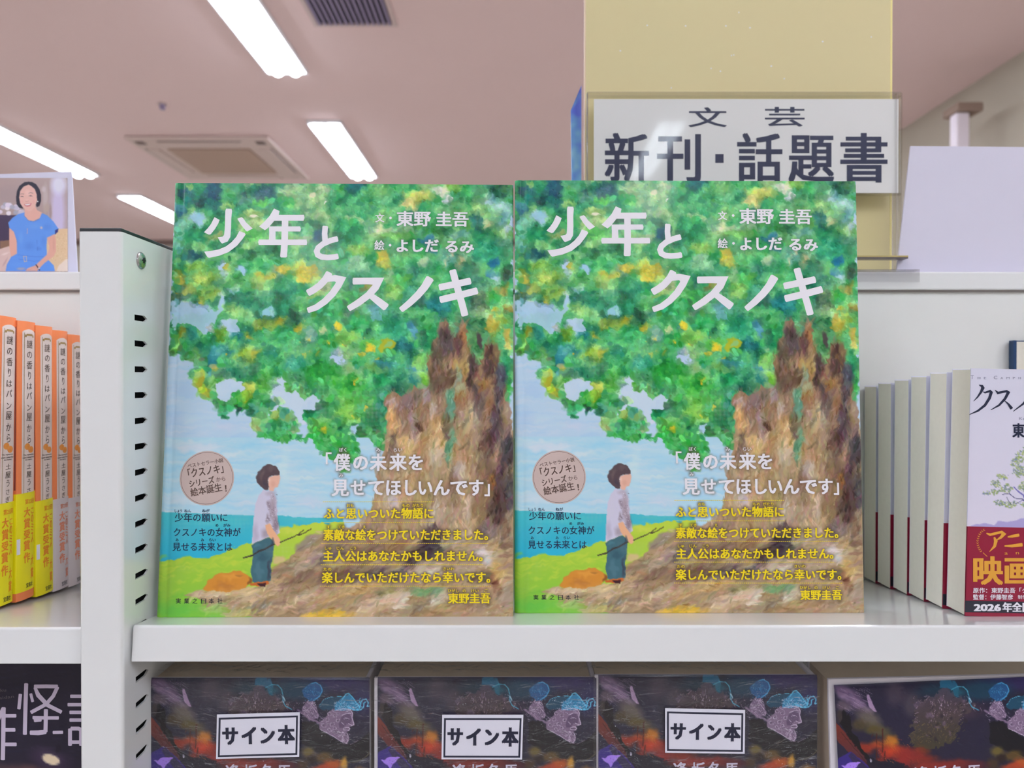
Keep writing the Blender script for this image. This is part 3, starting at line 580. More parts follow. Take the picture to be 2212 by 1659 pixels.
# leaves that hang over the band
hang = zz('F', [(-150, 0), (0, 0), (340, 0), (390, 90), (400, 160), (330, 230), (290, 290), (250, 330), (190, 240), (110, 180), (60, 110), (20, 60), (-60, 50)])
cv.poly(hang, (62, 168, 82), warp=2); hm = np.zeros_like(fm); hm |= (np.abs(cv.img - np.array([62, 168, 82])).sum(-1) < 25)
h2 = zz('F', [(480, 0), (660, 0), (640, 150), (600, 120), (540, 90), (500, 50)]); cv.poly(h2, (70, 165, 90), warp=2)
h3 = zz('E', [(930, 0), (1290, 0), (1250, 30), (1140, 70), (1060, 40)]); cv.poly(h3, (62, 168, 82), warp=2)
hm |= (np.abs(cv.img - np.array([62, 168, 82])).sum(-1) < 25); cv.dabs(700, hm, 5, None, 20, 1.8, .8, .4, 12)
cv.poly(zz('E', [(0, 685), (760, 716), (1240, 722), (1260, 735), (1560, 742), (1700, 745), (1700, 1150), (0, 1150)]), (74, 190, 200), grad=(40, 172, 206), warp=.3)
bl_('E', [(600, 780, 300, 40, (72, 200, 200)), (1350, 760, 200, 25, (85, 195, 190)), (350, 1050, 250, 50, (45, 180, 215)), (150, 900, 130, 60, (60, 178, 208)), (600, 950, 200, 60, (50, 176, 208))], a=.5, soft=.9)
cv.poly(zz('E', [(0, 1145), (60, 1135), (200, 1115), (350, 1085), (500, 1105), (600, 1065), (720, 1005), (890, 950), (1000, 920), (1130, 862), (1250, 815), (1360, 800), (1700, 785), (1700, 1750), (0, 1750)]), (192, 212, 66), grad=(126, 190, 62), warp=1)
for k in range(380):
    x = 330 + rng.random() * 330; y = 1200 + rng.random() * 140; q = rng.random(); c = (200, 212, 70) if q < .4 else (150, 200, 60) if q < .75 else (175, 205, 70)
    if y > 1275: c = (112, 188, 66)
    cv.blob(x, y, 8 + 16 * rng.random(), 2 + 3 * rng.random(), c, rng.normal(-.2, .2), .4, .7)
bl_('E', [(1180, 860, 160, 35, (208, 216, 92)), (1180, 960, 90, 70, (170, 200, 62)), (200, 1560, 250, 60, (96, 186, 72)), (120, 1400, 80, 160, (150, 190, 66))], a=.6, soft=.8)
# ---- trunk and roots
tr = zz('D', [(640, 1660), (700, 1480), (690, 1400), (620, 1330), (650, 1200), (620, 1040), (650, 980), (680, 900), (760, 930), (820, 960), (900, 920), (960, 830), (1010, 900), (1100, 880), (1150, 800), (1130, 600), (1150, 480), (1230, 520), (1210, 350), (1225, 250), (1290, 270), (1250, 90), (1340, 90), (1410, 190), (1430, 290), (1500, 250), (1520, 60), (1600, 200), (1600, 370), (1650, 520), (1725, 610), (1790, 480), (1800, 380), (1900, 340), (1960, 500), (2020, 700), (2060, 950), (2110, 1100), (2130, 1300), (2160, 1660)])
tr2 = zz('F', [(650, -40), (600, 250), (560, 380), (530, 600), (500, 690), (390, 800), (130, 870), (0, 900)]) + zz('E', [(1500, 890), (1300, 1000), (1230, 1110), (1090, 1180), (1050, 1300), (880, 1370), (450, 1380), (290, 1420), (500, 1500), (500, 1560), (720, 1620), (900, 1640), (1000, 1700)]) + [(1130, 1350), (1130, 930)]
cv.poly(tr, (150, 120, 92), warp=1.2); cv.poly(tr2, (172, 146, 112), warp=1.0)
one = (151, 121, 93)
tm = np.zeros_like(fm)
c1 = np.abs(cv.img - np.array([150, 120, 92])).sum(-1) < 3; c2 = np.abs(cv.img - np.array([172, 146, 112])).sum(-1) < 3; tm = c1 | c2
bl_('D', [(1350, 300, 90, 190, (74, 62, 66), -12), (1250, 450, 90, 160, (88, 70, 55)), (1250, 780, 130, 180, (96, 74, 58)), (1500, 350, 45, 160, (88, 64, 58)), (1560, 260, 36, 150, (170, 122, 72)), (1740, 310, 36, 100, (74, 60, 64), -15), (1620, 640, 110, 150, (66, 54, 54)), (1880, 560, 100, 230, (82, 60, 56)), (1950, 470, 40, 130, (125, 98, 70)), (2000, 750, 70, 170, (66, 72, 86)), (1710, 880, 50, 65, (52, 42, 46)), (1490, 590, 80, 80, (194, 160, 88)), (1485, 700, 45, 100, (160, 182, 145), -10), (1580, 650, 50, 170, (178, 150, 92)), (1400, 730, 60, 110, (96, 76, 58)), (1520, 900, 80, 90, (168, 172, 132)), (1800, 830, 90, 70, (150, 112, 62)), (1640, 780, 50, 90, (72, 58, 52)), (1400, 1060, 60, 200, (85, 152, 122)), (1540, 1050, 60, 160, (150, 114, 70)), (1530, 1270, 80, 160, (165, 140, 110)), (1665, 1250, 65, 230, (194, 168, 112), -6), (1740, 1050, 80, 180, (112, 90, 86)), (1880, 1080, 60, 110, (148, 106, 76)), (1980, 1000, 60, 220, (84, 72, 78)), (1950, 1300, 90, 260, (82, 62, 74)), (2090, 1150, 35, 130, (152, 126, 112)), (720, 1060, 70, 70, (172, 152, 146)), (680, 1240, 50, 170, (224, 178, 122)), (750, 1330, 50, 130, (202, 162, 116), -15), (880, 1050, 70, 130, (128, 108, 108)), (850, 1230, 60, 110, (152, 126, 104)), (1010, 960, 40, 90, (122, 106, 96)), (1100, 940, 40, 90, (170, 156, 156)), (1180, 1130, 50, 110, (194, 180, 170)), (1060, 1200, 90, 100, (150, 124, 94)), (960, 1300, 55, 160, (152, 132, 128), -10), (1000, 1340, 18, 140, (96, 72, 62), -15), (1220, 1370, 100, 150, (202, 166, 112)), (715, 1460, 32, 90, (80, 62, 52)), (850, 1540, 110, 90, (216, 182, 126)), (1340, 1350, 60, 140, (106, 92, 72)), (1420, 1480, 45, 160, (108, 156, 122)), (1550, 1500, 80, 150, (166, 130, 84)), (1830, 1540, 120, 160, (86, 62, 60)), (1250, 1560, 90, 90, (218, 186, 130)), (1700, 1400, 60, 160, (160, 134, 110)), (2100, 1450, 40, 160, (130, 104, 96))], soft=.4, warp=.8)
bl_('F', [(700, 100, 36, 130, (108, 88, 74)), (830, 130, 100, 110, (204, 172, 120)), (950, 90, 50, 110, (176, 140, 92)), (1080, 170, 60, 120, (206, 190, 160)), (1195, 120, 45, 100, (98, 152, 116)), (1350, 200, 110, 220, (166, 134, 98)), (1300, 340, 60, 110, (204, 188, 168)), (1230, 400, 50, 130, (126, 98, 80)), (1440, 450, 70, 160, (170, 142, 108)), (1520, 280, 80, 220, (120, 96, 76)), (1660, 450, 90, 230, (82, 62, 58)), (1600, 400, 26, 60, (170, 118, 56)), (1720, 150, 70, 170, (70, 64, 70)), (1750, 520, 50, 180, (82, 76, 80)), (670, 560, 110, 210, (188, 162, 130), 10), (700, 600, 45, 70, (206, 192, 198)), (810, 500, 70, 160, (192, 162, 120), 8), (960, 450, 80, 160, (162, 138, 92)), (1065, 650, 34, 160, (206, 192, 168), 15), (1130, 670, 40, 110, (196, 178, 154), 18), (1200, 740, 130, 80, (172, 150, 124)), (1385, 640, 36, 110, (202, 188, 168), 5), (1500, 640, 120, 150, (140, 114, 84)), (1640, 680, 80, 160, (74, 54, 50)), (1550, 860, 90, 90, (124, 108, 104)), (1260, 600, 80, 60, (150, 124, 96)), (600, 770, 160, 50, (166, 140, 98), -25), (480, 840, 160, 60, (150, 126, 112), -20), (1050, 890, 100, 100, (80, 66, 70)), (1050, 1010, 130, 110, (58, 50, 60)), (900, 1090, 120, 80, (74, 60, 60), -20), (1200, 920, 110, 60, (194, 172, 146), -55), (1330, 920, 90, 60, (198, 178, 158), -55), (1530, 1080, 45, 110, (208, 196, 200), -35), (1620, 1000, 100, 90, (186, 160, 120)), (1710, 900, 50, 170, (128, 104, 84)), (200, 990, 210, 50, (150, 130, 108), -20), (150, 1100, 200, 45, (100, 88, 90), -15), (450, 1050, 200, 60, (128, 104, 84), -20), (720, 1010, 130, 45, (142, 112, 80), -20), (200, 1250, 260, 60, (118, 94, 74), -15), (480, 1270, 200, 50, (92, 78, 80), -20), (750, 1250, 110, 50, (68, 58, 66), -25), (1000, 1220, 200, 60, (192, 176, 160), -10), (1300, 1190, 150, 60, (176, 156, 136)), (1500, 1260, 130, 50, (110, 90, 70)), (300, 1400, 320, 45, (194, 162, 114), -18), (700, 1400, 200, 35, (138, 128, 90), -12), (1000, 1400, 150, 45, (112, 150, 102)), (560, 1500, 220, 50, (202, 182, 152), -25), (770, 1480, 90, 55, (216, 202, 184), -35), (950, 1530, 80, 70, (128, 108, 84)), (1150, 1450, 130, 45, (202, 188, 166), -25), (180, 1600, 170, 36, (216, 176, 58)), (450, 1600, 150, 40, (190, 165, 125), -15), (1000, 1600, 220, 40, (148, 122, 84)), (1300, 1560, 170, 60, (168, 138, 100)), (1650, 1230, 70, 120, (202, 172, 110), -30), (1700, 1450, 70, 110, (164, 144, 124)), (1620, 1320, 40, 110, (138, 98, 68), -25), (1480, 1500, 100, 80, (150, 125, 100))], soft=.4, warp=.8)
bl_('E', [(1380, 960, 120, 45, (150, 136, 122), -30), (1180, 1200, 110, 50, (146, 126, 100), -30), (1400, 1130, 160, 45, (168, 148, 128), -35), (1300, 1290, 180, 45, (118, 94, 74), -25), (1120, 1330, 120, 36, (176, 146, 110), -25), (700, 1400, 270, 36, (216, 188, 142)), (500, 1430, 150, 26, (206, 188, 156)), (900, 1440, 210, 36, (202, 176, 140), -12), (1220, 1430, 200, 36, (160, 130, 98), -22), (950, 1530, 170, 24, (130, 120, 102), -18), (1300, 1480, 200, 36, (198, 172, 138), -25), (820, 1590, 170, 36, (190, 182, 112), -12), (1480, 1610, 170, 36, (222, 182, 58)), (560, 1560, 130, 36, (152, 194, 92)), (1250, 1600, 150, 30, (150, 126, 92), -15), (1130, 1110, 60, 40, (210, 185, 135))], soft=.4, warp=.8)
b_ = lambda x, y: (-1.4 + rng.normal(0, .2)) if (y < cv.ny * .82 and x > cv.nx * .55) else (-.45 + rng.normal(0, .15)) if y > cv.ny * .82 or x < cv.nx * .62 else -1.2
cv.dabs(2600, tm, 10, b_, 16, 4.5, .6, .7, 7); cv.dabs(3000, tm, 5, b_, 24, 4.0, .6, .7, 8)
# ---- rock and boy
cv.poly(zz('E', [(445, 1370), (500, 1310), (580, 1245), (700, 1220), (790, 1213), (850, 1240), (885, 1290), (860, 1340), (800, 1385), (640, 1400), (520, 1390)]), (208, 138, 52), warp=.8)
bl_('E', [(700, 1270, 110, 35, (224, 156, 66)), (640, 1350, 110, 30, (184, 116, 48)), (860, 1300, 20, 45, (110, 62, 34)), (780, 1260, 40, 16, (170, 110, 50))], a=.7, soft=.6)
G = lambda p: zz('G', p)
cv.poly(G([(490, 375), (600, 395), (640, 460), (660, 600), (665, 780), (690, 890), (640, 925), (560, 940), (430, 1000), (350, 1025), (370, 870), (380, 700), (390, 560), (430, 450)]), (206, 202, 222), warp=.3)
bl_('G', [(610, 620, 50, 240, (150, 128, 138)), (640, 800, 40, 120, (112, 88, 98)), (520, 900, 60, 70, (148, 130, 142)), (560, 560, 30, 60, (128, 108, 122)), (400, 900, 40, 130, (176, 168, 190)), (570, 420, 60, 36, (180, 168, 184)), (540, 720, 24, 70, (120, 100, 112))], a=.65, soft=.7, warp=.5)
for k in range(60):
    x = 520 + 140 * rng.random(); y = 430 + 480 * rng.random(); p = G([(x, y)])[0]; cv.blob(p[0], p[1], 1.4, .9, (96, 78, 92) if k % 2 else (228, 224, 238), rng.random() * 3, .7, .4)
cv.poly(G([(555, 235), (600, 215), (640, 205), (686, 195), (692, 240), (682, 290), (668, 345), (630, 355), (612, 395), (560, 385), (550, 320)]), (226, 178, 158), warp=.2)
bl_('G', [(610, 310, 30, 40, (214, 160, 140)), (566, 260, 14, 26, (240, 205, 190))], a=.6, soft=.6, warp=.2)
cv.poly(G([(400, 240), (420, 160), (480, 100), (560, 75), (640, 90), (690, 160), (685, 200), (640, 205), (590, 218), (555, 240), (552, 330), (550, 372), (510, 375), (450, 340), (410, 290)]), (86, 70, 76), warp=.5)
bl_('G', [(470, 190, 30, 70, (112, 92, 92), 20), (600, 130, 50, 26, (110, 92, 94)), (510, 300, 30, 50, (66, 60, 78))], a=.6, soft=.6)
cv.poly(G([(510, 800), (570, 780), (612, 860), (650, 915), (690, 965), (698, 1025), (662, 1052), (622, 1020), (580, 960), (540, 900)]), (230, 176, 138), warp=.2)
cv.poly(G([(350, 1030), (430, 1000), (560, 945), (605, 1000), (625, 1090), (596, 1200), (592, 1300), (590, 1450), (540, 1482), (400, 1482), (355, 1470), (350, 1300), (365, 1150)]), (66, 106, 118), warp=.4)
bl_('G', [(575, 1330, 24, 130, (58, 52, 68)), (440, 1350, 40, 110, (82, 122, 134)), (420, 1060, 60, 30, (78, 128, 140)), (480, 1180, 70, 60, (50, 84, 98)), (590, 1020, 20, 60, (46, 62, 82))], a=.65, soft=.6)
cv.poly(G([(330, 1490), (400, 1478), (560, 1462), (560, 1500), (480, 1530), (400, 1520), (340, 1522)]), (196, 104, 44), warp=.4); cv.poly(G([(410, 1496), (525, 1482), (520, 1530), (460, 1532)]), (66, 30, 40), warp=.3)
cv.line(G([(250, 1185), (340, 1165), (480, 1095), (620, 1030)]), 4.0, (62, 52, 50)); cv.line(G([(700, 1000), (850, 940), (920, 895), (975, 850)]), 3.0, (66, 52, 46)); cv.line(G([(900, 915), (1000, 885), (1070, 842)]), 2.6, (70, 56, 48))
# band is a touch lighter along its upper cut
# ---- lettering of the cover (shared by both copies)
M_ttl = mat('title_ink_white', L(248, 245, 255), .4); M_wht = mat('ink_white', L(248, 245, 255), .4); M_yel = mat('ink_yellow', L(255, 226, 20), .4)
M_nvy = mat('ink_navy', L(28, 44, 84), .5); M_brn = mat('ink_brown', L(96, 74, 66), .5); M_blk = mat('ink_black', L(40, 40, 48), .5)
TH = -.00012
def zmap(z):
    ox, oy, s = ZO[z]; return lambda x, y: mp1(ox + x / s, oy + y / s)
def zpts(z, pts): f = zmap(z); return [f(*p) for p in pts]
ks = W1 / 735.0
ttl = MB()
for p in ([(770, 683), (872, 740), (845, 810), (780, 920), (695, 1025), (660, 1033), (560, 985), (640, 900), (700, 820), (740, 740)],
          [(1000, 515), (1110, 518), (1120, 560), (1105, 700), (1100, 900), (1085, 1080), (1030, 1170), (920, 1210), (890, 1180), (833, 1085), (930, 1070), (960, 1040), (975, 900), (980, 700), (985, 560)],
          [(1225, 715), (1310, 683), (1340, 705), (1400, 790), (1530, 910), (1420, 970), (1390, 950), (1300, 840)],
          [(1265, 960), (1370, 1000), (1390, 1030), (1320, 1130), (1220, 1250), (1050, 1380), (870, 1450), (660, 1495), (630, 1480), (565, 1370), (700, 1355), (860, 1325), (1000, 1265), (1110, 1180), (1200, 1080)]):
    ttl.quad(*[(a, TH, c) for a, c in zpts('H', p)])
for kk, p in enumerate(([(1283, 390), (1350, 420), (1340, 465), (1280, 545), (1215, 620), (1175, 650), (1105, 605), (1170, 545), (1230, 480), (1265, 420)],
          [(1290, 465), (1640, 465), (1648, 500), (1636, 536), (1262, 536)], [(1225, 603), (1596, 603), (1606, 634), (1598, 665), (1225, 665)], [(1228, 640), (1302, 640), (1302, 775), (1222, 775)],
          [(1102, 760), (1672, 760), (1680, 795), (1674, 827), (1102, 827), (1094, 793)], [(1378, 500), (1456, 500), (1450, 800), (1440, 965), (1428, 976), (1368, 976), (1357, 962), (1370, 800)])):
    ttl.quad(*[(a, TH - .00002 * kk, c) for a, c in zpts('A', p)])
def rib(z, pts, wd, y=TH, mb=None): (mb or ttl).ribbon(zpts(z, pts), [q / ZO[z][2] * ks * 1.04 for q in (wd if isinstance(wd, (list, tuple)) else [wd] * len(pts))], y)
rib('A', [(1895, 605), (1888, 690), (1893, 775)], 64); rib('A', [(2040, 752), (1960, 772), (1870, 812), (1812, 858), (1793, 900), (1808, 945), (1850, 968), (1920, 975), (2000, 970), (2045, 962)], 66)
rib('A', [(1942, 1160), (1900, 1235), (1830, 1310), (1760, 1360), (1690, 1398)], 80); rib('A', [(1920, 1232), (2010, 1222), (2085, 1240), (2050, 1310), (1980, 1410), (1890, 1500), (1790, 1570), (1690, 1606)], [70, 74, 84, 80, 78, 76, 72, 64])
rib('B', [(130, 1258), (300, 1256), (430, 1258), (395, 1330), (310, 1425), (190, 1515), (75, 1585)], [78, 78, 92, 84, 80, 78, 70]); rib('B', [(350, 1440), (430, 1500), (520, 1570)], [70, 84, 90])
rib('B', [(1045, 1225), (980, 1330), (900, 1425), (800, 1520), (700, 1600)], [96, 88, 82, 76, 66])
rib('B', [(1160, 1332), (1340, 1296), (1525, 1256)], 78); rib('B', [(1170, 1480), (1380, 1430), (1605, 1372)], 80); rib('B', [(1315, 1130), (1350, 1260), (1390, 1400), (1430, 1540), (1462, 1665)], 80)
glow = []
aut = MB()
def tx(mb, z, body, x0, x1, yb, h, yb1=None, bold=.02, gl=None, y=TH):
    ox, oy, s = ZO[z]; g = [] if gl is not None else None
    text(mb, mp1, body, ox + x0 / s, oy + yb / s, ox + x1 / s, oy + (yb if yb1 is None else yb1) / s, h / s, y, bold, glow=g)
    if gl is not None: gl += g
tx(aut, 'B', '文', 392, 500, 555, 105, gl=glow); tx(aut, 'B', '東野', 645, 1055, 600, 180, 602, .03, gl=glow); tx(aut, 'B', '圭吾', 1115, 1505, 603, 175, 606, .03, gl=glow)
tx(aut, 'B', '絵', 380, 500, 886, 115, gl=glow); tx(aut, 'B', 'よしだ', 645, 1150, 915, 160, 912, .035, gl=glow); tx(aut, 'B', 'るみ', 1228, 1570, 918, 155, 925, .035, gl=glow)
for x, y in ((573, 502), (568, 828)):
    c = zpts('B', [(x, y)])[0]; aut.disc(c[0], c[1], 16 / 5.53 * ks, 16 / 5.53 * ks, TH, 14)
quo = MB(); g2 = []
tx(quo, 'F', '「', 100, 152, 305, 150, gl=g2, bold=.02)
for ch, a, c in (('僕', 170, 320), ('の', 345, 478), ('未', 495, 645), ('来', 668, 825), ('を', 840, 970)): tx(quo, 'F', ch, a, c, 318, 152 if ch not in 'のを' else 150, gl=g2, bold=.03)
for ch, a, c in (('見', 152, 308), ('せ', 322, 455), ('て', 480, 622), ('ほ', 640, 775), ('し', 810, 915), ('い', 930, 1055), ('ん', 1065, 1210), ('で', 1215, 1370), ('す', 1382, 1512), ('」', 1520, 1568)): tx(quo, 'F', ch, a, c, 545, 152, gl=g2, bold=.03)
for s_, a, c, yb in (('ぼく', 220, 285, 150), ('み', 552, 590, 150), ('らい', 708, 785, 150), ('み', 218, 256, 378)): tx(quo, 'F', s_, a, c, yb, 38, gl=g2, bold=.01)
yel = MB()
for s_, a, c, yb, h in (('ふと思いついた物語に', 82, 1065, 750, 97), ('素敵な絵をつけていただきました。', 78, 1553, 943, 100), ('主人公はあなたかもしれません。', 75, 1505, 1132, 98), ('楽しんでいただけたなら幸いです。', 65, 1573, 1325, 100), ('東野圭吾', 1195, 1575, 1507, 92)): tx(yel, 'F', s_, a, c, yb, h, yb - 2, .03, gl=g2)
for s_, a, c, yb in (('おも', 288, 350, 645), ('もの', 785, 850, 645), ('がたり', 875, 972, 645), ('す', 110, 140, 837), ('てき', 208, 270, 837), ('え', 432, 460, 837), ('しゅ', 93, 150, 1027), ('じん', 198, 265, 1027), ('こう', 318, 372, 1027), ('たの', 80, 150, 1215), ('さいわ', 1148, 1250, 1212), ('ひがし', 1193, 1290, 1408), ('の', 1325, 1355, 1408), ('けい', 1400, 1470, 1408), ('ご', 1520, 1548, 1408)): tx(yel, 'F', s_, a, c, yb, 31, gl=g2, bold=.015)
dsh = MB()
for yb, a, c in ((597, 75, 1075), (783, 62, 1075), (970, 62, 1562), (1160, 55, 1512), (1352, 48, 1585)):
    n = int((c - a) / 17.5)
    for k in range(n):
        x = a + (c - a) * k / n; p = zpts('F', [(x, yb - 2.6), (x + 12, yb - 2.6), (x + 12, yb + 2.6), (x, yb + 2.6)]); dsh.quad(*[(q[0], TH, q[1]) for q in p])
nav = MB()
for s_, a, c, yb, h in (('少年の願いに', 200, 672, 776, 78), ('クスノキの女神が', 190, 790, 908, 78), ('見せる未来とは', 180, 715, 1038, 78)): tx(nav, 'E', s_, a, c, yb, h, bold=.01)
for s_, a, c, yb in (('しょう', 200, 265, 692), ('ねん', 285, 347, 692), ('ねが', 445, 512, 692), ('め', 565, 590, 822), ('がみ', 635, 697, 822), ('み', 208, 235, 952), ('み', 435, 462, 952), ('らい', 508, 565, 952)): tx(nav, 'E', s_, a, c, yb, 30)
pub = MB()
for ch, x in zip('実業之日本社', (210, 283, 357, 435, 505, 582)): tx(pub, 'E', ch, x, x + 46, 1508, 48, bold=.01)
bad = MB(); c = zpts('E', [(487, 385)])[0]; r = 235 / 4.1475 * ks
badr = MB(); badr.disc(c[0], c[1], r * .955, r * .955, TH * 1.3, 56, .012)
bad.disc(c[0], c[1], r, r, TH * .6, 56)
badt = MB()
TB = TH * 1.4
tx(badt, 'E', 'ベストセラー小説', 318, 636, 296, 40, 242, .005, y=TB); tx(badt, 'E', '「クスノキ」', 325, 640, 386, 84, 336, .02, y=TB); tx(badt, 'E', 'シリーズ', 335, 560, 470, 66, 430, .02, y=TB); tx(badt, 'E', 'から', 573, 655, 420, 44, 410, .005, y=TB); tx(badt, 'E', '絵本誕生', 348, 628, 552, 76, 500, .015, y=TB)
rib('E', [(655, 450), (658, 486)], [13, 8], TB, badt); rib('E', [(659, 495), (660, 503)], 11, TB, badt)
cv.halo(glow, 1.7, (30, 90, 60), .5); cv.halo(g2, 1.8, (84, 66, 50), .7)
zband = mp1(700, 949.6)[1]
def spine_curve(x, z): return .0012 * np.clip(1 - x / .0025, 0, 1) ** 2 + .00045 * np.exp(-((x - .0052) / .0012) ** 2) + .0006 * np.clip(1 - (W1 - x) / .0015, 0, 1) ** 2
M_cov = print_mat('printed_cover', .3, coat=.15, weave=.42); M_bnd = print_mat('printed_band', .34, coat=.1, weave=.25)
def picture_book(m):
    t = thing('picture_book', '', 'book', m)
    cov = cv.mesh('front_cover', M_cov, t, z0=zband - .004, yf=spine_curve)
    dth = .0105
    b = MB(); b.box(.0004, W1 - .0006, .0014, .0035, .0004, H1 - .0003); b.box(.0004, W1 - .0006, dth - .0024, dth, .0004, H1 - .0003); b.box(0.0002, .0028, .0014, dth, .0004, H1 - .0003)
    b.build('cover_boards', mat('green_cover_board', L(40, 120, 84), .35, grain=.3, gscale=80), t, bevel=.0004)
    b = MB(); b.box(.0028, W1 - .003, .0036, dth - .0025, .003, H1 - .003); b.build('page_block', PAGES, t)
    band = cv.mesh('paper_band', M_bnd, t, z0=0, z1=zband, yf=spine_curve); band.location = (0, -.0003, 0)
    b = MB(); b.box(-.0003, W1 + .0002, dth + .0002, dth + .0005, .0006, zband); b.box(-.0003, 0, .0012, dth + .0004, .0006, zband); b.box(W1 - .0001, W1 + .0002, .0006, dth + .0004, .0006, zband)
    b.build('band_back', mat('band_paper_back', L(140, 170, 110), .5, grain=.2, gscale=60), t)
    for mb, nm, m_, par in ((ttl, 'title_lettering', M_ttl, cov), (aut, 'author_lettering', M_wht, cov), (quo, 'quote_lettering', M_wht, band), (yel, 'message_lettering', M_yel, band), (dsh, 'dotted_rules', M_yel, band), (nav, 'caption_lettering', M_nvy, band), (pub, 'publisher_lettering', M_blk, band), (bad, 'round_badge', mat('badge_taupe', L(212, 190, 184), .4), band), (badr, 'badge_ring', M_brn, band), (badt, 'badge_lettering', M_brn, band)):
        mb.build(nm, m_, par)
    return t
pb = picture_book(FR1)
pb['label'] = 'green picture book with white title, left of the two, beside the upright'; pb['group'] = 'picture books faced out on the shelf'
pb2 = dup(pb); pb2.matrix_world = FR2 @ Matrix.Diagonal((W2 / W1, 1, H2 / H1, 1))
pb2['label'] = 'green picture book with white title, right of the two, in front of the sign'

# ================================================================== CREAM-SIDED PAPERBACKS ON THE RIGHT
ZO['R'] = (2040, 780, 9.217); ZO['S'] = (2040, 940, 8.297); ZO['T'] = (2060, 1120, 7.2115)
D1 = .4205; X1n = (2086 - CX) / F * D1
HN, WN, TN = .1462, .105, .0182
FN = Matrix.Translation((X1n, D1, shelf_z(D1) + .0004))
FN = FN @ Matrix.Rotation(math.radians(1.2), 4, 'Y')
mpn = lambda x, y: hit(FN, x, y)
cn = Canvas(WN, HN, .00046, mpn, base=(214, 214, 232), seed=11, rough=1.6)
cn.poly([(2060, 780), (2260, 780), (2260, 1140), (2060, 1140)], (214, 213, 230), grad=(220, 214, 232), warp=0)
cn.poly([(2080, 1140), (2110, 1133), (2128, 1129), (2145, 1134), (2155, 1124), (2172, 1128), (2188, 1126), (2205, 1120), (2300, 1112), (2300, 1150), (2080, 1150)], (160, 150, 206), a=.8, warp=.8)
def leafc(x, y, r, c): cn.blob(x, y, r, r * .7, c, rng.random(), .8, .5)
crown = [(2132, 1064, 9, 5), (2150, 1062, 12, 6), (2150, 1045, 12, 8), (2165, 1028, 13, 7), (2175, 1055, 14, 10), (2160, 1085, 14, 7), (2180, 1090, 18, 8), (2195, 1000, 12, 12), (2205, 985, 12, 12), (2200, 1020, 14, 12), (2215, 1050, 16, 12), (2215, 1020, 14, 16), (2225, 970, 16, 20), (2240, 1000, 25, 30), (2260, 1040, 30, 30), (2215, 1090, 14, 6), (2290, 1000, 30, 40), (2310, 1060, 25, 20)]
for x, y, rx, ry in crown:
    for k in range(int(rx * ry * .45)):
        a = rng.random() * 6.28; q = rng.random() ** .6; px, py = x + rx * q * math.cos(a), y + ry * q * math.sin(a)
        leafc(px, py, 1.6 + 1.6 * rng.random(), [(138, 160, 110), (166, 182, 96), (118, 140, 128), (128, 140, 170), (178, 190, 130)][rng.integers(0, 5)])
cn.line([(2165, 1068), (2180, 1066), (2192, 1076), (2208, 1078), (2222, 1092)], 2.2, (70, 66, 120)); cn.line([(2174, 1074), (2184, 1090)], 1.8, (60, 70, 100)); cn.line([(2188, 1086), (2196, 1088), (2208, 1080)], 1.6, (90, 84, 150)); cn.line([(2190, 1052), (2200, 1062), (2210, 1070), (2225, 1120)], 4, (118, 112, 186))
zobi = mpn(2090, 1137)[1]; zo2 = mpn(2090, 1297)[1]; zo3 = mpn(2090, 1322)[1]
M_nov = print_mat('novel_print', .35, coat=.1)
nl = MB(); kn = .0
def txn(mb, z, body, x0, x1, yb, h, bold=.01, y=TH):
    ox, oy, s = ZO[z]; text(mb, mpn, body, ox + x0 / s, oy + yb / s, ox + x1 / s, oy + yb / s, h / s, y, bold)
def ribn(mb, z, pts, wd, y=TH):
    ox, oy, s = ZO[z]; sc = (mpn(2100, 900)[0] - mpn(2000, 900)[0]) / 100 / s
    mb.ribbon([mpn(ox + x / s, oy + q / s) for x, q in pts], [v * sc for v in (wd if isinstance(wd, (list, tuple)) else [wd] * len(pts))], y, .5)
grl = MB()
for s_, a, c, h in (('T', 515, 578, 100), ('H', 655, 710, 62), ('E', 780, 825, 62), ('C', 975, 1045, 86), ('A', 1110, 1160, 62), ('M', 1228, 1290, 62), ('P', 1355, 1400, 62), ('H', 1465, 1515, 62), ('O', 1578, 1640, 62), ('R', 1700, 1750, 62)): txn(grl, 'R', s_, a, c, 365, h, -.005)
for s_, a, c, h in (('K', 1480, 1545, 70), ('E', 1560, 1600, 50), ('I', 1630, 1640, 50), ('G', 1665, 1715, 50), ('O', 1740, 1790, 50)): txn(grl, 'R', s_, a, c, 1175, h, -.005)
ribn(nl, 'R', [(685, 475), (740, 495), (760, 535), (720, 620), (650, 720), (575, 798)], [14, 50, 66, 48, 30, 10]); ribn(nl, 'R', [(760, 610), (800, 628), (900, 595), (925, 625), (890, 740), (800, 880), (660, 990), (490, 1065)], [10, 34, 44, 62, 56, 52, 40, 12])
ribn(nl, 'R', [(1000, 575), (1055, 635), (1230, 598), (1265, 625), (1200, 750), (1080, 880), (915, 972)], [10, 46, 44, 60, 52, 40, 12]); ribn(nl, 'R', [(1190, 785), (1270, 860), (1330, 945)], [12, 40, 66])
ribn(nl, 'R', [(1760, 520), (1700, 680), (1560, 850), (1360, 1002)], [60, 56, 40, 12])
ribn(nl, 'R', [(1980, 640), (2280, 560)], 44); ribn(nl, 'R', [(1960, 820), (2330, 720)], 44); ribn(nl, 'R', [(2090, 480), (2160, 720), (2250, 1000)], [50, 52, 30])
txn(nl, 'R', '東野圭吾', 1345, 2330, 1520, 280, .035)
gold = MB(); ribn(gold, 'T', [(505, 228), (560, 250), (740, 208), (775, 240), (730, 290), (670, 330)], [20, 40, 40, 56, 44, 20]); ribn(gold, 'T', [(625, 290), (650, 350), (630, 430), (550, 515)], [26, 56, 44, 8])
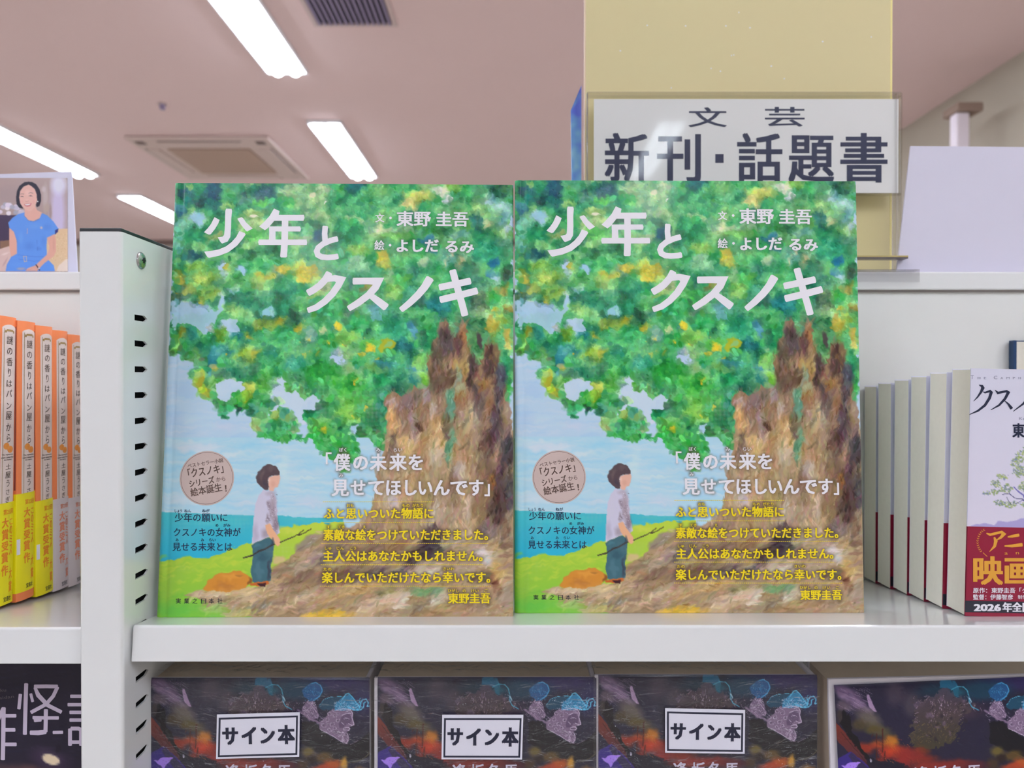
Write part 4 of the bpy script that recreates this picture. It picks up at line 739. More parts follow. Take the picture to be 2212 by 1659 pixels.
ribn(gold, 'T', [(835, 285), (900, 275), (1010, 255)], [20, 44, 46]); ribn(gold, 'T', [(785, 425), (900, 425), (1060, 405)], [20, 46, 56]); ribn(gold, 'T', [(1290, 250), (1230, 380), (1090, 500)], [50, 44, 10])
txn(gold, 'T', '映画', 295, 1215, 1028, 440, .035); txn(gold, 'T', 'a', 785, 835, 568, 75, -.005); txn(gold, 'T', 'n', 960, 1010, 562, 75, -.005)
for k in range(12):
    t_ = k / 11; a = math.radians(205 + 0 * t_); th = math.radians(118 + 110 * t_); cx_, cy_ = 540 + 175 * math.cos(th), 360 - 205 * math.sin(th)
    for sg in (-1, 1):
        e = th + math.pi / 2 + sg * .8; ribn(gold, 'T', [(cx_, cy_), (cx_ - 26 * math.cos(e), cy_ + 26 * math.sin(e))], [12, 3])
ribn(gold, 'T', [(450, 530), (515, 590)], 9)
wl = MB(); txn(wl, 'T', '原作：東野圭吾「クスノキ', 293, 1420, 1158, 84, .02); txn(wl, 'T', '監督：伊藤智彦', 293, 915, 1262, 84, .02); txn(wl, 'T', '制作', 990, 1130, 1250, 64, .01); txn(wl, 'T', '2026', 303, 730, 1448, 138, .05); txn(wl, 'T', '年全国', 750, 1200, 1450, 146, .04)
M_red = mat('band_red', L(150, 26, 58), .4); M_gold = mat('ink_gold', L(232, 168, 62), .4); M_gry = mat('ink_grey', L(150, 150, 176), .5); M_navy2 = mat('ink_dark_navy', L(28, 36, 66), .5)
M_jk = mat('white_jacket', L(220, 220, 236), .35); M_nblk = mat('band_black', L(38, 38, 52), .4)
def novel(front):
    t = thing('paperback_book', '', 'book'); yb = .0004
    b = MB(); b.box(.0003, WN - .001, yb, TN - .0004, .0003, HN - .0007); b.build('page_block', PAGES, t)
    b = MB(); b.box(0, WN, 0, yb, 0, HN); b.box(.0003, WN, TN - .0004, TN, 0, HN); b.box(WN - .0006, WN, 0, TN, 0, HN); b.build('jacket', M_jk, t)
    b = MB(); b.box(-.0001, WN + .0002, -.0003, -.0001, 0, zobi); b.box(-.0001, .0001, -.0003, .0004, 0, zobi); b.box(.0004, WN + .0002, TN + .0001, TN + .0003, 0, zobi); b.box(WN + .0001, WN + .0003, 0, TN, 0, zobi)
    bd = b.build('paper_band', M_red, t); bd['label'] = 'dark red paper band'
    b = MB(); b.box(-.00015, WN + .0003, -.0004, -.00031, zo3, zo2); b.build('band_stripe', M_nblk, bd)
    if front:
        c = cn.mesh('cover_print', M_nov, t, z0=zobi - .001); c.location = (0, -.0002, 0)
        nl.build('title_lettering', M_navy2, c); grl.build('small_lettering', M_gry, c)
        o = gold.build('gold_lettering', M_gold, bd); o.location = (0, -.0003, 0); o = wl.build('white_lettering', M_wht, bd); o.location = (0, -.0004, 0)
    return t
nf = novel(True); nf.matrix_world = FN; nf['label'] = 'front paperback with white tree cover and dark red band, at the right edge'
nb = None; lbs = ['second', 'third', 'fourth', 'fifth', 'sixth and last']
for k, (px, D) in enumerate(((2037.7, .4405), (1998, .4612), (1961.4, .4825), (1925, .5045), (1893, .5268))):
    o = novel(False) if nb is None else dup(nb); nb = nb or o
    o.matrix_world = Matrix.Translation(((px - CX) / F * D, D, shelf_z(D) + .0004)) @ Matrix.Rotation(math.radians((.9, .4, .2, 0, 0)[k]), 4, 'Y')
    o['label'] = lbs[k] + ' paperback back in the row behind the tree-cover paperback'; o['group'] = nf['group'] = 'cream-sided paperbacks in a row receding into the shelf'
# a taller book behind them at the frame's right edge
t = thing('hardcover_book', 'thin taller cream book with a dark blue edge behind the paperback row', 'book'); p0 = P(2190, 737, .5405); zb = shelf_z(.5405)
t.location = (p0.x, .5405, zb + .0006); hh = p0.z - zb
b = MB(); b.box(0, .0022, 0, .0045, 0, hh); b.box(0, .14, .0042, .0052, 0, hh); b.build('blue_cover', mat('dark_blue_cover', L(30, 64, 104), .4), t)
b = MB(); b.box(.0022, .137, .0003, .0041, .001, hh - .001); b.build('page_block', PAGES, t)

# ================================================================== ORANGE BOOKS ON THE LEFT
HO, WO, TO = .1815, .128, .0172
M_or = mat('orange_jacket', L(250, 140, 84), .4, grain=.03); M_lab = mat('spine_label_cream', L(236, 218, 210), .45); M_or_t = mat('ink_spine_brown', L(92, 74, 62), .5); M_rib_ = mat('ink_ribbon_tan', L(172, 140, 84), .5)
M_yb = mat('band_yellow', L(252, 238, 24), .4, grain=.02); M_pb = mat('band_pale', L(226, 214, 216), .4, grain=.02); M_ot = mat('ink_band_orange', L(246, 146, 34), .5); M_pt = mat('ink_band_salmon', L(240, 146, 112), .5)
M_art = mat('cover_art_brown', L(150, 78, 70), .4, grain=.45, gscale=90); M_bun = mat('ink_bun', L(240, 150, 62), .5, grain=.25, gscale=400); M_win = mat('ink_window_dark', L(74, 48, 62), .5)
YP = lambda y: .1468 + (HZ - y) * .000313     # row of the third spine in the photo -> height on the spine
def sp_(u): return (.00135 - .0013 * abs(2 * u - 1) ** 2.2)     # bulge of the rounded spine
class SpineMB(MB):
    def onto(s, off):   # (u across 0..1, height) plane geometry -> rounded spine, facing +x
        s.v = [(WO + sp_(max(0, min(1, x))) + off + y * 6e-5, x * TO, z) for x, y, z in s.v]
def sx(u): return u
ID = lambda x, y: (x, y)
def band_of(off, col, name):
    pass
spl = SpineMB()
def strip(mb, u0, u1, z0, z1, n=8):
    for k in range(n):
        a = u0 + (u1 - u0) * k / n; c = u0 + (u1 - u0) * (k + 1) / n; mb.quad((a, 0, z0), (c, 0, z0), (c, 0, z1), (a, 0, z1))
strip(spl, .20, .93, YP(1104), YP(731)); 
for k in range(10):
    a = .24 + .065 * k; c = a + .065; f = lambda q: YP(731) + .0018 * math.sin(math.pi * max(0, min(1, (q - .20) / .73))) ** .8
    spl.quad((a, 0, YP(731)), (c, 0, YP(731)), (c, 0, f(c)), (a, 0, f(a)))
spl.onto(.0001)
rul = SpineMB()
for u in (.275, .30): strip(rul, u, u + .012, YP(1090), YP(733), 1)
rul.onto(.00016)
stx = SpineMB()
def vt(mb, body, uc, uw, y0, y1, bold=0.0):
    """one upright character between photo rows y0..y1, centred on uc, uw wide"""
    a, fs = glyphs(body, bold); mn = a.min(0); mx_ = a.max(0); mn[2] = 0; mx_[2] = 1
    pts = (a - mn) / (mx_ - mn); mb.add([(uc - uw / 2 + uw * p[0], p[2] / 4, YP(y1) + (YP(y0) - YP(y1)) * p[1]) for p in pts], fs)
for ch, y0, y1, w_ in (('謎', 748, 765, .32), ('の', 772, 786, .28), ('香', 792, 809, .32), ('り', 814, 831, .15), ('は', 838, 851.5, .28), ('パ', 857, 872, .30), ('ン', 883.5, 896, .25), ('屋', 901, 918, .31), ('か', 925, 941, .27), ('ら', 946.5, 964, .19), ('土', 1007, 1018, .26), ('屋', 1023, 1036, .27), ('う', 1039, 1053, .17), ('さ', 1058, 1069, .19), ('ぎ', 1073, 1085, .21)):
    vt(stx, ch, .57, w_ * 1.05, y0, y1, .004)
for i, (s_, w_) in enumerate((('The mysterious', .62), ('scent comes from', .66), ('the bakery', .42))): vt(stx, s_, .56, w_, 986.5 + 5.2 * i, 990.3 + 5.2 * i, .02)
stx.onto(.00022)
rbn = SpineMB(); strip(rbn, .40, .74, YP(739), YP(735)); strip(rbn, .32, .40, YP(742), YP(737), 2); strip(rbn, .74, .82, YP(742), YP(737), 2); rbn.onto(.00022)
bun = SpineMB(); bun.disc(.47, YP(971), .15, .0022, 0, 18); bun.disc(.68, YP(978), .17, .0022, 0, 18); bun.onto(.00022)
zb1 = YP(1085)
def obi_text(mb):
    vt(mb, '第23回', .62, .54, 1098, 1109, .01)
    for ch, y0, y1 in zip('大賞受賞作', (1115, 1138, 1162, 1184, 1209), (1135, 1159, 1181, 1205, 1231)): vt(mb, ch, .46, .34, y0, y1, .03)
    for ch, y0, y1 in zip('﹃このミス﹄大賞', (1110, 1119, 1133, 1152, 1171, 1195, 1218, 1245), (1117, 1131, 1150, 1168, 1192, 1203, 1240, 1266)):
        if ch in '﹃﹄': continue
        vt(mb, ch, .78, .20, y0, y1, .02)
def make_orange(pale, slip):
    t = thing('novel_book', '', 'book')
    n = 10; pts = [(WO + sp_(k / n), TO * k / n) for k in range(n + 1)]
    b = MB(); b.prism_z([(0, 0)] + pts + [(0, TO), (0, TO - .0004), (WO - .002, TO - .0004), (WO - .002, .0004), (0, .0004)], 0, HO); b.build('jacket', M_or, t)
    b = MB(); b.box(.001, WO - .0021, .0005, TO - .0005, .001, HO - .001); b.build('page_block', PAGES, t)
    spl.build('spine_label', M_lab, t); rul.build('label_rules', M_rib_, t); stx.build('spine_lettering', M_or_t, t); rbn.build('printed_ribbon', M_rib_, t); bun.build('printed_bread', M_bun, t)
    b = MB(); b.box(WO - .03, WO - .0004, -.0002, 0, zb1 + .008, HO - .004); b.build('front_picture', M_art, t)
    b = MB()
    for q in range(4): b.box(WO - .0075, WO - .0015, -.0003, -.0002, YP(880 - 10 * q), YP(872 - 10 * q))
    b.build('picture_windows', M_win, t)
    pts2 = [(x + .00028, y) for x, y in pts]; zt = zb1 + slip; z0 = max(0, slip)
    b = MB(); b.prism_z([(0, -.0003)] + [(WO, -.0003)] + pts2 + [(WO, TO + .0003), (0, TO + .0003), (0, TO + .0001), (WO - .001, TO + .0001), (WO - .001, -.0001), (0, -.0001)], z0, zt)
    bd = b.build('paper_band', M_pb if pale else M_yb, t)
    ob = SpineMB(); obi_text(ob); ob.onto(.0004); o = ob.build('band_lettering', M_pt if pale else M_ot, bd); o.location = (0, 0, slip)
    ob = SpineMB(); vt(ob, '宝島社', .62, .4, 1273, 1283, .005); ob.onto(.0004); o = ob.build('band_publisher', M_blk, bd); o.location = (0, 0, slip)
    if not pale:
        ob = SpineMB(); strip(ob, .0, .14, YP(1210), YP(1178), 3); ob.onto(.0004); o = ob.build('white_tab', PAPER, bd); o.location = (0, 0, slip)
    return t
Xs = -.319
for k, (D, dx, slip, pale, lean, lb) in enumerate(((.4385, 0, 0, 0, 1.6, 'orange book at the left edge, nearest of the row, yellow band cut by the frame'), (.4572, .0014, .0055, 0, .8, 'orange book whose yellow band has slipped up, second in the row'), (.4752, .0024, 0, 0, .2, 'orange book in the middle of the row, last with a yellow band'), (.4930, .0022, 0, 1, 0, 'orange book with a pale band beside the last yellow band'), (.5108, .0020, 0, 1, 0, 'orange book with a pale band, deepest, touching the upright'))):
    o = make_orange(pale, slip); o['label'] = lb; o['group'] = 'orange books receding along the left shelf'
    zs = shelf_z(D) + .0006
    o.matrix_world = Matrix.Translation((Xs + dx - WO - .0013, D, zs)) @ Matrix.Rotation(-math.radians(lean), 4, 'X')
# ================================================================== WRAPPED DARK HARDCOVERS BELOW
DB = .4205; HB, WB, TB_ = .188, .1295, .034
bA = P(325.4, 1465, DB); FA = Matrix.Translation((bA.x, DB, bA.z - HB))
ZO['N'] = (1180 - 967, 1440 + 6, 7.373); ZO['V'] = (400, 1400, 3.687); ZO['U'] = (0, 1360, 4.809)
mpa = lambda x, y: hit(FA, x, y)
ca = Canvas(WB, HB, .00036, mpa, base=(34, 31, 54), seed=23, rough=2.0)
def bz(z, items, a=.85, soft=.6, warp=1.0):
    ox, oy, s = ZO[z]
    for it in items: ca.blob(ox + it[0] / s, oy + it[1] / s, it[2] / s * 1.15, it[3] / s * 1.15, it[4], math.radians(it[5]) if len(it) > 5 else 0, a, soft, warp=warp)
bz('V', [(1150, 270, 380, 90, (46, 38, 92)), (1420, 400, 120, 160, (38, 36, 84)), (900, 330, 250, 100, (18, 62, 86)), (550, 330, 220, 90, (20, 50, 70)), (480, 450, 200, 120, (38, 32, 48)), (330, 420, 90, 120, (70, 62, 74)), (200, 330, 90, 120, (66, 56, 72)), (680, 500, 250, 80, (62, 48, 64))])
bz('N', [(1000, 250, 260, 110, (112, 88, 120), 25), (1150, 420, 300, 110, (124, 100, 128), 35), (950, 480, 120, 110, (98, 82, 94)), (1350, 700, 260, 150, (104, 94, 84), 30), (1500, 900, 260, 120, (88, 80, 52), 20), (900, 650, 70, 130, (60, 50, 48)), (1200, 800, 140, 120, (74, 62, 40)), (1420, 880, 150, 60, (84, 72, 36)), (1260, 1180, 170, 110, (150, 46, 26), 15), (1500, 1130, 170, 90, (160, 74, 30), 10), (1680, 1080, 140, 110, (176, 108, 32)), (1750, 1230, 180, 110, (190, 66, 28), 20), (1900, 1300, 160, 140, (160, 46, 30)), (1600, 1280, 160, 110, (172, 46, 30), 25), (1850, 1430, 170, 70, (150, 36, 40), 20), (1500, 1380, 120, 60, (120, 34, 30)), (2150, 1400, 300, 90, (130, 40, 26)), (2150, 1250, 150, 90, (110, 60, 26))])
ca.poly(zz('N', [(1335, 330), (1365, 305), (1400, 400), (1440, 500), (1480, 600), (1430, 590), (1370, 520), (1340, 420)]), (186, 152, 190), a=.8, warp=.3)
for q in ((900, 220, 1240, 400), (1040, 270, 1330, 420), (1000, 330, 1320, 490)): ca.line(zz('N', [q[:2], q[2:]]), 3.5, (84, 66, 98), .6)
ca.poly(zz('N', [(828, 740), (930, 860), (1100, 1080), (1300, 1330), (1480, 1600), (1440, 1700), (1180, 1400), (1000, 1230), (828, 1030)]), (122, 44, 30), a=.95, grad=(60, 34, 56), warp=.4)
ca.line(zz('N', [(900, 900), (1200, 1300), (1400, 1600)]), 2, (60, 26, 26), .8)
ca.poly(zz('N', [(930, 620), (965, 520), (1000, 640), (1040, 610), (1080, 800), (1090, 900), (1180, 1020), (1160, 1060), (1210, 1180), (1330, 1330), (1420, 1440), (1340, 1420), (1180, 1230), (1000, 960), (900, 760)]), (18, 14, 20), a=.95, warp=1.2)
for x, y0, y1, wd in ((1460, 950, 1320, 26), (1560, 880, 1250, 30), (1400, 960, 1010, 20), (1580, 1250, 1450, 36), (1990, 1300, 1500, 24), (1450, 1250, 1500, 24)):
    ca.line(zz('N', [(x, y0), (x - 20, y1)]), wd / 7.4, (70, 26, 22), .75)
ca.poly(zz('N', [(1330, 1330), (1480, 1380), (1700, 1400), (1950, 1480), (2100, 1560), (2000, 1800), (1300, 1800), (1280, 1480)]), (24, 22, 40), a=.9, warp=2)
ca.poly(zz('N', [(828, 1340), (1050, 1230), (1240, 1400), (1450, 1640), (1500, 1800), (828, 1800)]), (52, 34, 128), a=.9, warp=.8)
ca.poly(zz('N', [(1000, 1300), (1060, 1240), (1280, 1480), (1450, 1700), (1300, 1700)]), (44, 38, 66), a=.8, warp=.6)
ca.poly(zz('N', [(890, 1442), (960, 1440), (1020, 1400), (1100, 1390), (1185, 1402), (1140, 1460), (1080, 1530), (1035, 1600), (1000, 1560), (950, 1500)]), (166, 128, 232), warp=1.0)
for k in range(24): p = zz('N', [(920 + 220 * rng.random(), 1440 + 80 * rng.random())])[0]; ca.blob(p[0], p[1], .7, .5, (60, 44, 110), 0, .8, .4)
ca.blob(*zz('N', [(1350, 1385)])[0], 2, 4, (200, 196, 214), -.4, .9, .3)
for x, y, r in ((1090, 320, 45), (2150, 500, 55)): ca.blob(*zz('N', [(x, y)])[0], r / 7.4, r / 7.4, (110, 94, 124), 0, .55, .3)
ca.blob(*zz('V', [(400, 422)])[0], 8.5, 8.5, (74, 66, 80), 0, .7, .25)
bz('N', [(960, 330, 120, 60, (150, 124, 158), 30), (1180, 420, 150, 50, (158, 132, 164), 35), (1350, 560, 110, 60, (140, 120, 140), 40), (1050, 520, 120, 60, (120, 104, 116), 30), (1700, 1100, 110, 90, (196, 118, 34)), (1680, 1260, 140, 80, (206, 70, 30), 20), (1420, 1160, 130, 60, (176, 56, 28)), (1900, 1350, 120, 70, (186, 54, 36))], a=.6, soft=.9)
for k in range(90):
    x = 1450 + 700 * rng.random(); y = 1000 + 420 * rng.random(); a = .9 + rng.normal(0, .25)
    ca.line(zz('N', [(x, y), (x + 60 * math.cos(a), y + 60 * math.sin(a))]), .9, [(214, 120, 60), (90, 30, 24), (190, 60, 40), (120, 90, 50)][k % 4], .35)
for k in range(60):
    x = 850 + 500 * rng.random(); y = 180 + 420 * rng.random()
    if (y - 130) < (x - 780) * .9 + 250: ca.line(zz('N', [(x, y), (x + 90, y + 55)]), .9, [(170, 146, 176), (84, 70, 92)][k % 2], .35)
# three marble heads
def V(p): return zz('V', p)
ZO['K'] = (1600 - 1476.6, 1300 - 16, 3.614); KK = lambda p: zz('K', p)
ca.poly(KK([(1400, 830), (1480, 760), (1530, 750), (1560, 700), (1620, 720), (1680, 780), (1740, 830), (1800, 850), (1780, 900), (1700, 960), (1650, 1080), (1640, 1140), (1500, 1180), (1300, 1160), (1300, 1060), (1340, 920)]), (84, 68, 90), a=.75, grad=(74, 66, 40), warp=4)
for k in range(26): p = KK([(1340 + 420 * rng.random(), 780 + 350 * rng.random())])[0]; ca.blob(p[0], p[1], 3 + 7 * rng.random(), 2 + 5 * rng.random(), [(34, 28, 44), (118, 98, 122), (40, 34, 40)][k % 3], rng.random() * 3, .55, .6)
for k in range(330):
    u, v = rng.random(), rng.random(); x = 1330 + 420 * u - 60 * v; y = 760 + 390 * v; a = -1.1 + .5 * math.sin(u * 9) + rng.normal(0, .3); q2 = KK([(x, y), (x + 26 * math.cos(a), y + 26 * math.sin(a))])
    ca.line(q2, .8, [(170, 146, 166), (58, 46, 60), (150, 132, 128), (66, 54, 50)][k % 4] if v < .6 else [(120, 108, 60), (60, 48, 30)][k % 2], .55)
ca.poly(KK([(1540, 700), (1560, 650), (1620, 640), (1665, 665), (1685, 720), (1680, 780), (1650, 770), (1640, 720), (1590, 715)]), (28, 104, 140), a=.8, warp=1)
0 and ca.poly(V([(440, 500), (500, 440), (560, 395), (640, 380), (700, 400), (760, 420), (800, 470), (900, 500), (930, 520), (930, 900), (440, 900)]), (58, 46, 62), a=.8, warp=3)
for k in range(30):
    x = 480 + 420 * rng.random(); y = 400 + 130 * rng.random(); a = -1.2 + rng.normal(0, .5); p, q = V([(x, y), (x + 34 * math.cos(a), y + 34 * math.sin(a))]); ca.line([p, q], .9, [(160, 136, 160), (60, 46, 66), (190, 168, 190)][k % 3], .7)
ca.line(V([(640, 315), (690, 290), (740, 295), (772, 330), (782, 380), (778, 420), (800, 460), (850, 490)]), 2.6, (70, 160, 190), .7); ca.blob(*V([(700, 340)])[0], 18, 12, (24, 92, 112), 0, .7, .7)
ca.line(V([(780, 380), (795, 420), (780, 430)]), 3.5, (150, 190, 210), .8)
R_ = rng
def curl(x, y, r, c1, c2, n=14, w=1.1, turn=5.4, a0=0.0):
    for q in range(n):
        a = a0 + q / (n - 1) * turn; rr = r * (1 - q / (n * 1.35)); p = V([(x + rr * math.cos(a), y + rr * math.sin(a))])[0]
        ca.blob(p[0], p[1], w, w * .9, c1 if q % 3 else c2, 0, .8, .6, warp=.2)
def strokes(n, fx, cols, w=.75, a=.6):
    for k in range(n):
        x, y, dx, dy = fx(); ca.line(V([(x, y), (x + dx * .5, y + dy * .5 + 2), (x + dx, y + dy)]), w, cols[k % len(cols)], a, warp=.2)
LI, MI, DK, TE = (214, 196, 220), (168, 146, 176), (64, 50, 72), (96, 196, 230)
# second head, seen from behind: blue crown fading to a lilac neck
ca.poly(V([(930, 340), (985, 292), (1040, 274), (1086, 308), (1090, 350), (1056, 400), (1016, 428), (980, 410), (950, 390)]), (30, 92, 150), a=.75, warp=1.2)
ca.poly(V([(985, 420), (1020, 425), (1045, 470), (1062, 530), (1050, 562), (1000, 570), (945, 545), (935, 500), (955, 450)]), (128, 106, 134), a=.85, warp=1.5)
ca.line(V([(1000, 284), (1040, 274), (1080, 298), (1092, 340), (1070, 385), (1024, 418)]), 3, (70, 160, 214), .8); ca.line(V([(1024, 418), (1000, 450), (1040, 500), (1060, 540), (1052, 560)]), 2.4, MI, .8)
strokes(70, lambda: (950 + 110 * R_.random(), 300 + 110 * R_.random(), R_.normal(0, 12), 14), [(90, 176, 222), (22, 70, 120), (60, 140, 200)], .8, .45)
strokes(90, lambda: (940 + 110 * R_.random(), 420 + 130 * R_.random(), R_.normal(6, 10), 12), [LI, DK, MI], .8, .6)
for x, y, r in ((985, 425, 14), (1000, 470, 14), (970, 500, 14), (1010, 520, 14), (975, 540, 12), (1035, 540, 12), (950, 470, 12)): curl(x, y, r, LI, MI, 10, .9)
ca.line(V([(900, 500), (930, 515), (990, 560), (1060, 590), (1110, 610)]), 7, (132, 110, 138), .8, warp=1); strokes(40, lambda: (900 + 190 * R_.random(), 500 + 90 * R_.random() , 16, 10), [LI, DK], .8, .35)
# bearded profile
ca.poly(V([(1130, 540), (1070, 590), (1075, 650), (1110, 665), (1160, 690), (1210, 720), (1250, 745), (1285, 757), (1305, 735), (1310, 712), (1298, 690), (1288, 672), (1308, 655), (1312, 642), (1305, 632), (1318, 620), (1345, 612), (1343, 596), (1332, 560), (1334, 520), (1318, 490), (1270, 480), (1200, 480), (1150, 500)]), (126, 104, 132), warp=.3)
ca.poly(V([(1240, 560), (1270, 520), (1310, 510), (1326, 556), (1322, 600), (1290, 606), (1262, 640), (1232, 640), (1222, 600)]), (92, 72, 102), a=.8, warp=.5)
for pts, w in (([(1318, 490), (1334, 520), (1330, 556), (1342, 592), (1346, 610), (1322, 620)], 2.0), ([(1250, 536), (1285, 520), (1322, 522)], 2.0), ([(1262, 566), (1284, 556), (1306, 562)], 1.3), ([(1304, 632), (1313, 642), (1304, 656)], 2.0), ([(1262, 640), (1290, 630), (1306, 632)], 1.8), ([(1262, 652), (1290, 652), (1306, 656)], 1.4), ([(1305, 735), (1285, 757), (1240, 742), (1180, 702), (1110, 666), (1078, 648)], 1.6), ([(1300, 600), (1326, 612)], 1.3), ([(1242, 590), (1262, 606), (1290, 604)], 1.2)): ca.line(V(pts), w, LI, .85, warp=.1)
ca.blob(*V([(1290, 568)])[0], 2.4, 1.6, (40, 30, 50), 0, 1, .4, warp=.1); ca.line(V([(1268, 646), (1304, 644)]), 1.0, (70, 50, 76), .9, warp=.1)
for x, y, r in ((1192, 536, 26), (1105, 612, 28), (1168, 606, 24), (1130, 572, 22), (1150, 648, 20), (1228, 488, 22), (1090, 575, 18), (1212, 574, 18), (1196, 640, 18), (1236, 690, 14), (1180, 490, 20), (1150, 520, 20)): curl(x, y, r, LI, MI, 16, 1.0, 5.6, x); ca.blob(*V([(x + 2, y)])[0], 2.2, 1.8, DK, 0, .7, .6)
strokes(110, lambda: (1238 + 66 * R_.random(), 664 + 74 * R_.random(), R_.normal(4, 6), 14), [LI, DK, MI, LI], .75, .6)
strokes(60, lambda: (1110 + 120 * R_.random(), 640 + 60 * R_.random(), 16, 10), [DK, MI, LI], .75, .4)
# wind-blown hair, teal over lilac
ca.poly(V([(1070, 470), (1090, 430), (1130, 400), (1230, 385), (1280, 392), (1240, 440), (1180, 480), (1110, 500)]), (20, 78, 104), a=.8, warp=1); ca.line(V([(1072, 458), (1105, 410), (1160, 390), (1230, 384), (1275, 392)]), 1.2, TE, .7)
ca.poly(V([(1200, 450), (1250, 400), (1280, 380), (1300, 362), (1330, 385), (1370, 440), (1400, 470), (1395, 500), (1340, 500), (1270, 488), (1190, 505)]), (44, 140, 188), a=.85, warp=1.2)
strokes(150, lambda: (1180 + 200 * R_.random(), 420 + 80 * R_.random(), 24, R_.normal(-6, 9)), [TE, (206, 206, 232), (26, 96, 140), (150, 210, 236)], .8, .55)
for pts, w in (([(1250, 410), (1285, 365), (1305, 360), (1330, 385), (1360, 430), (1392, 470)], 2.4), ([(1392, 480), (1396, 440), (1416, 412), (1444, 408), (1462, 432), (1450, 466), (1470, 462)], 3.2), ([(1300, 470), (1350, 496), (1400, 492), (1420, 470), (1424, 440), (1440, 430)], 3.0), ([(1404, 450), (1384, 420), (1400, 396)], 1.4)): ca.line(V(pts), w, TE, .8, warp=.3)
ca.line(V([(1200, 500), (1260, 482), (1320, 492)]), 2.4, LI, .6)
ca.poly(V([(925, 600), (970, 585), (1040, 590), (1075, 640), (1120, 680), (1200, 730), (1260, 760), (1310, 760), (1380, 740), (1460, 680), (1500, 640), (1500, 840), (1400, 900), (1330, 915), (1150, 870), (1000, 800), (925, 760)]), (16, 15, 24), a=.95, warp=.8)
ca.line(V([(1260, 760), (1320, 765), (1380, 735)]), 1.2, (150, 130, 150), .7); ca.line(V([(1090, 840), (1200, 890), (1330, 915), (1420, 880), (1480, 830)]), 1.4, (110, 100, 74), .8)
bz('V', [(980, 830, 60, 50, (112, 96, 42)), (1100, 870, 90, 50, (96, 74, 34)), (1180, 930, 90, 50, (196, 92, 34)), (1270, 920, 36, 60, (216, 160, 54)), (1010, 890, 50, 36, (40, 26, 22)), (1100, 960, 110, 40, (176, 66, 34)), (940, 930, 60, 60, (70, 50, 32)), (460, 930, 200, 50, (146, 42, 32)), (650, 920, 200, 50, (130, 38, 34)), (800, 940, 120, 50, (90, 30, 40)), (300, 830, 160, 70, (130, 36, 34)), (1400, 1000, 80, 60, (150, 110, 50))])
ln = np.zeros((ca.ny, ca.nx), bool); ln[:150] = True
ca.dabs(1400, ln, 4, lambda x, y: .6, 7, 4, .35, .6, 4)
M_dark = print_mat('hardcover_print', .28, coat=.25)
shelf_y = MATS['white_enamel']
M_film = clear_mat('shrink_wrap', (.99, .99, .99), .055, .05, bump=1.0, bscale=70, stretch=(1, 1, 2.6))
M_stk = mat('white_sticker', L(232, 230, 244), .5); M_sink = mat('ink_sticker_navy', L(34, 36, 60), .5); M_lt = mat('ink_pale_lilac', L(214, 206, 226), .5)
nameb = MB()
for ch, x0, x1 in (('逢', 322, 440), ('坂', 470, 580), ('冬', 600, 705), ('馬', 735, 845)):
    ox, oy, s = ZO['V']; text(nameb, mpa, ch, ox + x0 / s, oy + 1056 / s, ox + x1 / s, oy + 1054 / s, 132 / s, -.0003, .02)
def hard(nm, label, film=True, edge=.0022):
    t = thing('hardcover_book', label, 'book', group='dark illustrated hardcovers on the shelf below')
    b = MB(); b.box(-edge, WB - .0004, .0006, .0032, 0, HB - .0003); b.box(-edge, WB, TB_ - .003, TB_, 0, HB - .0003); b.box(WB - .003, WB - .0003, .0006, TB_, 0, HB - .0003); b.build('white_boards', mat('white_board', L(224, 218, 226), .5), t, bevel=.0006)
    b = MB(); b.box(.001 - edge, WB - .0032, .0033, TB_ - .0031, .002, HB - .0022); b.build('page_block', mat('shaded_pages', L(206, 188, 166), .85, grain=.05, gscale=240), t)
    c = ca.mesh('jacket_front', M_dark, t, yf=lambda x, z: .0008 * np.clip(1 - (HB - z) / .003, 0, 1) ** 2, coarse_below=HB - .062)
    nameb.build('name_lettering', M_lt, c)
    if film:
        # loose plastic film over the front, folding back over the top edge
        n, m_ = 44, 30; mb = MB(); W_, H_ = WB + .002 + edge, .09
        for j in range(m_ + 1):
            for i in range(n + 1):
                x = -edge - .0008 + W_ * i / n; v = j / m_; z = HB - H_ + (H_ + .006) * v; y = -.0007 - .0006 * math.sin(i * .7 + j * .35) * math.sin(j * .9) * (1 - abs(2 * i / n - 1)) - .0003 * random.random()
                if z > HB + .0006: y = (z - HB) * 3.4; z = HB + .0008 + .0005 * math.sin(i * .9)
                mb.v.append((x, y, z))
        for j in range(m_):
            for i in range(n): a = j * (n + 1) + i; mb.f.append((a, a + 1, a + n + 2, a + n + 1))
        f = mb.build('plastic_wrap', M_film, t, smooth=True)
    return t
